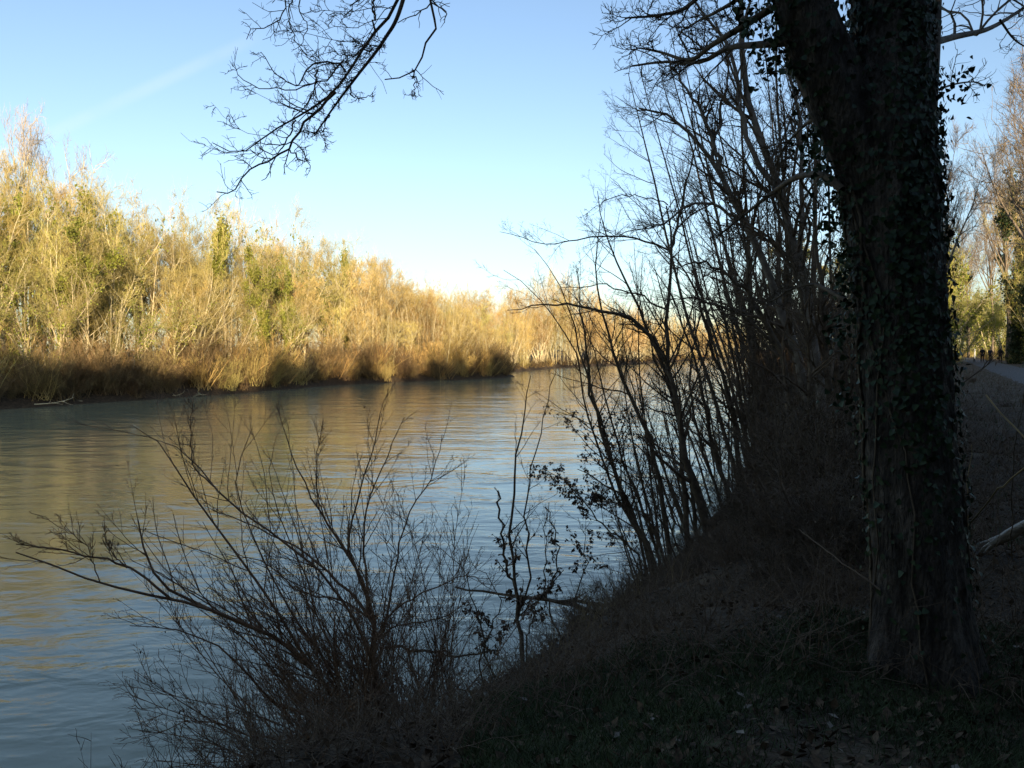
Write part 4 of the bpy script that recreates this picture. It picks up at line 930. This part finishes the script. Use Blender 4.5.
# split log
a, b_ = P(980, 551, 5.8), P(1060, 505, 5.4); c = catmull([a, a * .6 + b_ * .4 + [0, 0, .02], b_], 14)
rad = np.interp(np.linspace(0, 1, 14), [0, .06, .25, .5, 1], [.01, .024, .042, .05, .055]); K = 14; an = np.arange(K) * 2 * PI / K
t = np.gradient(c, axis=0); t /= np.linalg.norm(t, axis=1, keepdims=True); V = np.zeros((14, K, 3)); rg = np.random.default_rng(8)
for i in range(14):
    u = np.cross(t[i], [0, 0, 1]); u /= np.linalg.norm(u); v = np.cross(u, t[i]); rr = rad[i] * (1 + .18 * np.sin(3 * an + 1) + rg.normal(size=K) * .07)
    V[i] = c[i] + rr[:, None] * (np.cos(an)[:, None] * u * 1.1 + np.sin(an)[:, None] * v * np.where(np.sin(an) > 0, .45, 1)[:, None])
off = c[6]; idx = np.arange(14 * K).reshape(14, K); nx = np.roll(idx, -1, 1)
lg = thing('split_log', 'pale split broken log lying on the ground at the right edge', 'log', off)
mb = MB(); mb.add(V - off, [np.stack([idx[:-1], nx[:-1], nx[1:], idx[1:]], -1).reshape(-1, 4)]); link('wood', mb.mesh('wood', M['log']), lg)
mb = MB(); spl = [limb([(1000, 537, 5.7), (990, 546 - q * 3, 5.72), (984 - q * 2, 553 - q * 5, 5.75)], (.02, .004), 8)  for q in range(3)]
for s_ in spl: mb.tubes(s_[0] - off, s_[1], 5)
link('splinter', mb.mesh('splinter', M['log']), lg)

# ================================================================== PEOPLE ON THE PATH
def skin(name, verts, edges, radii, m, parent, sub=1):
    me = bpy.data.meshes.new(name + '_cage'); me.from_pydata(verts, edges, []); ob = bpy.data.objects.new(name, me); col.objects.link(ob)
    md = ob.modifiers.new('s', 'SKIN'); sl = me.skin_vertices[0].data
    for i, r_ in enumerate(radii): sl[i].radius = r_ if isinstance(r_, tuple) else (r_, r_)
    sl[0].use_root = True
    s2 = ob.modifiers.new('b', 'SUBSURF'); s2.levels = sub; s2.render_levels = sub
    dg = bpy.context.evaluated_depsgraph_get(); me2 = bpy.data.meshes.new_from_object(ob.evaluated_get(dg)); bpy.data.objects.remove(ob)
    me2.materials.clear(); me2.materials.append(M[m]); me2.polygons.foreach_set('use_smooth', [True] * len(me2.polygons))
    return link(name, me2, parent)
def person(x, y, rz, label, jacket, hat, ph=1, s_=1.0):
    z = 2.53; root = thing('person', label, 'person', (x, y, z)); root.rotation_euler = (0, 0, rz); root.scale = (s_,) * 3
    f = .22 * ph
    J = {'pel': (0, 0, .92), 'spn': (0, .0, 1.15), 'che': (0, .0, 1.35), 'nec': (0, .01, 1.49), 'hd0': (0, .02, 1.58), 'hd1': (0, .02, 1.70),
         'hl': (-.09, 0, .88), 'kl': (-.10, f * .8, .50), 'al': (-.10, f * .7, .08), 'tl': (-.10, f * .7 + .16, .03),
         'hr': (.09, 0, .88), 'kr': (.10, -f * .3, .50), 'ar': (.10, -f * 1.3, .10), 'tr': (.10, -f * 1.3 + .15, .04),
         'sl': (-.19, 0, 1.40), 'el': (-.25, -f * .6, 1.14), 'wl': (-.24, -f * .2, .90), 'gl': (-.235, -f * .05, .80),
         'sr': (.19, 0, 1.40), 'er': (.25, f * .4, 1.14), 'wr': (.24, f * 1.1, .92), 'gr': (.235, f * 1.3, .83)}
    def sk(name, keys, ed, rad, m, sub=1): return skin(name, [J[k] for k in keys], [(keys.index(a), keys.index(b)) for a, b in ed], rad, m, root, sub)
    ks = list(J); E = [('pel', 'spn'), ('spn', 'che'), ('che', 'nec'), ('nec', 'hd0'), ('hd0', 'hd1'), ('pel', 'hl'), ('hl', 'kl'), ('kl', 'al'), ('al', 'tl'), ('pel', 'hr'), ('hr', 'kr'), ('kr', 'ar'), ('ar', 'tr'), ('che', 'sl'), ('sl', 'el'), ('el', 'wl'), ('wl', 'gl'), ('che', 'sr'), ('sr', 'er'), ('er', 'wr'), ('wr', 'gr')]
    rd = dict(pel=.12, spn=.11, che=.12, nec=.05, hd0=.075, hd1=.085, hl=.085, kl=.055, al=.035, tl=.03, hr=.085, kr=.055, ar=.035, tr=.03, sl=.055, el=.04, wl=.027, gl=.035, sr=.055, er=.04, wr=.027, gr=.035)
    sk('body', ks, E, [rd[k] for k in ks], 'skin')
    jk = ['pel', 'spn', 'che', 'nec', 'sl', 'el', 'wl', 'sr', 'er', 'wr']
    sk('jacket', jk, [('pel', 'spn'), ('spn', 'che'), ('che', 'nec'), ('che', 'sl'), ('sl', 'el'), ('el', 'wl'), ('che', 'sr'), ('sr', 'er'), ('er', 'wr')], [(.19, .14), (.17, .14), (.18, .145), .075, .085, .065, .05, .085, .065, .05], jacket)
    tk = ['pel', 'hl', 'kl', 'al', 'hr', 'kr', 'ar']
    sk('trousers', tk, [('pel', 'hl'), ('hl', 'kl'), ('kl', 'al'), ('pel', 'hr'), ('hr', 'kr'), ('kr', 'ar')], [.15, .11, .08, .06, .11, .08, .06], 'trousers')
    J['sh0'] = (-.10, f * .7 - .04, .05); J['sh1'] = J['tl']; J['sh2'] = (.10, -f * 1.3 - .04, .06); J['sh3'] = J['tr']
    skin('shoe', [J['sh0'], J['sh1']], [(0, 1)], [.05, .045], 'trousers', root); skin('shoe', [J['sh2'], J['sh3']], [(0, 1)], [.05, .045], 'trousers', root)
    skin('hat' if hat else 'hair', [(0, 0, 1.66), (0, 0, 1.74)], [(0, 1)], [.105, .085], 'pale_hat' if hat else 'hair', root)
def pp(px, Y): return (px - 512) / F * Y, Y
for px, Y, lb, jk, hat, ph, s_ in [(982, 96, 'leftmost of three walkers on the path, in dark clothes', 'jacket', False, 1, 1.02), (990, 99, 'middle of three walkers on the path, in a dark jacket', 'jacket2', False, -1, .97), (1000, 95, 'rightmost of three walkers on the path, wearing a pale hat', 'jacket', True, 1, 1.0)]:
    x, y = pp(px, Y); person(x, y, -.49 + PI * (0), lb, jk, hat, ph, s_)
# small dark dog beside them
x, y = pp(974, 95); dg = thing('dog', 'small dark dog on the path left of the walkers', 'dog', (x, y, 2.53)); dg.rotation_euler = (0, 0, -.5)
vs_ = [(0, -.22, .34), (0, 0, .33), (0, .2, .36), (0, .3, .45), (0, .36, .52), (0, .47, .49), (0, -.3, .4), (0, -.4, .5)]
ed = [(0, 1), (1, 2), (2, 3), (3, 4), (4, 5), (0, 6), (6, 7)]; rd = [.085, .09, .10, .06, .06, .03, .025, .015]
for sx in (-1, 1):
    b0 = len(vs_); vs_ += [(sx * .06, .2, .26), (sx * .07, .17, .14), (sx * .07, .2, .03)]; ed += [(2, b0), (b0, b0 + 1), (b0 + 1, b0 + 2)]; rd += [.045, .025, .022]
    b0 = len(vs_); vs_ += [(sx * .06, -.2, .27), (sx * .07, -.3, .14), (sx * .07, -.26, .03)]; ed += [(0, b0), (b0, b0 + 1), (b0 + 1, b0 + 2)]; rd += [.05, .022, .022]
skin('body', vs_, ed, rd, 'trousers', dg)
# white post by the path
x, y = pp(974.5, 150); V = []
mb = MB(); h_ = 1.8; q = .11
prof = [(q, -.3), (q, h_ - .12), (q * .75, h_ - .02), (q * .2, h_)]
an = np.arange(8) * PI / 4 + PI / 8; V = np.array([[(r_ * math.cos(a_), r_ * math.sin(a_), z_) for a_ in an] for r_, z_ in prof]); idx = np.arange(32).reshape(4, 8); nx = np.roll(idx, -1, 1)
mb.add(V, [np.stack([idx[:-1], nx[:-1], nx[1:], idx[1:]], -1).reshape(-1, 4)])
po = link('path_post', mb.mesh('path_post', M['post']), loc=(x, y, float(gz(x, y)))); tag(po, 'short white post at the far end of the path left of the walkers', 'post')

# ================================================================== CAMERA, LIGHT, SKY
cam = bpy.data.cameras.new('camera'); co = bpy.data.objects.new('camera', cam); col.objects.link(co)
cam.sensor_width = 36; cam.lens = F / 1024 * 36; cam.clip_end = 6000; cam.clip_start = .05
co.location = CAM; co.rotation_euler = (PI / 2 - PITCH, 0, 0); sc.camera = co
EL = math.radians(9.5); AZ = np.array([.22, -.975])
sd = Vector((AZ[0] * math.cos(EL), AZ[1] * math.cos(EL), math.sin(EL)))
sun = bpy.data.lights.new('sun', 'SUN'); sun.energy = 5; sun.angle = math.radians(.5); sun.color = (1, .80, .52)
so = bpy.data.objects.new('sun', sun); col.objects.link(so); so.rotation_euler = sd.to_track_quat('Z', 'Y').to_euler()
w = bpy.data.worlds.new('World'); sc.world = w; w.use_nodes = True; nt = w.node_tree
bg = nt.nodes['Background']; bg.inputs[1].default_value = .115
sky = nt.nodes.new('ShaderNodeTexSky'); sky.sky_type = 'NISHITA'; sky.sun_disc = False
sky.sun_elevation = EL; sky.sun_rotation = math.atan2(AZ[0], AZ[1]); sky.air_density = 1; sky.dust_density = .6; sky.ozone_density = 1.2
# faint contrail and thin cirrus on the sky
def pdir(px, py):
    d = P(px, py, 100) - CAM; return d / np.linalg.norm(d)
d1 = pdir(55, 132); d2 = pdir(225, 52); cn = np.cross(d1, d2); cn /= np.linalg.norm(cn); mid = d1 + d2; mid /= np.linalg.norm(mid)
tcn = nt.nodes.new('ShaderNodeTexCoord')
def vm(op, a, b=None):
    q = nt.nodes.new('ShaderNodeVectorMath'); q.operation = op; nt.links.new(a, q.inputs[0])
    if b is not None: q.inputs[1].default_value = tuple(b)
    return q
def mth(op, a, b=None, clamp=False):
    q = nt.nodes.new('ShaderNodeMath'); q.operation = op; q.use_clamp = clamp
    for i, v in enumerate((a, b)):
        if v is None: continue
        if isinstance(v, (int, float)): q.inputs[i].default_value = v
        else: nt.links.new(v, q.inputs[i])
    return q.outputs[0]
def mrange(a, f0, f1, t0, t1):
    q = nt.nodes.new('ShaderNodeMapRange'); q.interpolation_type = 'SMOOTHSTEP'
    for i, v in zip((1, 2, 3, 4), (f0, f1, t0, t1)): q.inputs[i].default_value = v
    nt.links.new(a, q.inputs[0]); return q.outputs[0]
dn = mth('ABSOLUTE', vm('DOT_PRODUCT', tcn.outputs['Generated'], cn).outputs['Value'])
band = mrange(dn, .001, .010, 1, 0)
ext = mrange(vm('DOT_PRODUCT', tcn.outputs['Generated'], mid).outputs['Value'], math.cos(.16), math.cos(.06), 0, 1)
nz = nt.nodes.new('ShaderNodeTexNoise'); nz.inputs['Scale'].default_value = 14; nz.inputs['Detail'].default_value = 5
nt.links.new(tcn.outputs['Generated'], nz.inputs['Vector'])
cm = mth('MULTIPLY', mth('MULTIPLY', band, ext), mrange(nz.outputs['Fac'], .3, .65, .3, 1))
cm = mth('MULTIPLY', cm, .16)
mixc = nt.nodes.new('ShaderNodeMix'); mixc.data_type = 'RGBA'
nt.links.new(cm, mixc.inputs['Factor']); nt.links.new(sky.outputs[0], mixc.inputs['A']); mixc.inputs['B'].default_value = (4.2, 4.5, 4.9, 1)
sx = nt.nodes.new('ShaderNodeSeparateXYZ'); nt.links.new(tcn.outputs['Generated'], sx.inputs[0])
tint = nt.nodes.new('ShaderNodeMix'); tint.data_type = 'RGBA'; nt.links.new(mrange(sx.outputs['Z'], .0, .24, 0, 1), tint.inputs['Factor'])
tint.inputs['A'].default_value = (.74, .84, 1.12, 1); tint.inputs['B'].default_value = (.98, 1.0, 1.12, 1)
fin = nt.nodes.new('ShaderNodeMix'); fin.data_type = 'RGBA'; fin.blend_type = 'MULTIPLY'; fin.inputs['Factor'].default_value = 1
nt.links.new(mixc.outputs['Result'], fin.inputs['A']); nt.links.new(tint.outputs['Result'], fin.inputs['B'])
nt.links.new(fin.outputs['Result'], bg.inputs[0])
vs = sc.view_settings; vs.view_transform = 'Standard'; vs.look = 'None'; vs.gamma = 1; vs.exposure = 1.06
sc.cycles.max_bounces = 6; sc.cycles.transparent_max_bounces = 4; sc.cycles.caustics_reflective = False; sc.cycles.caustics_refractive = False
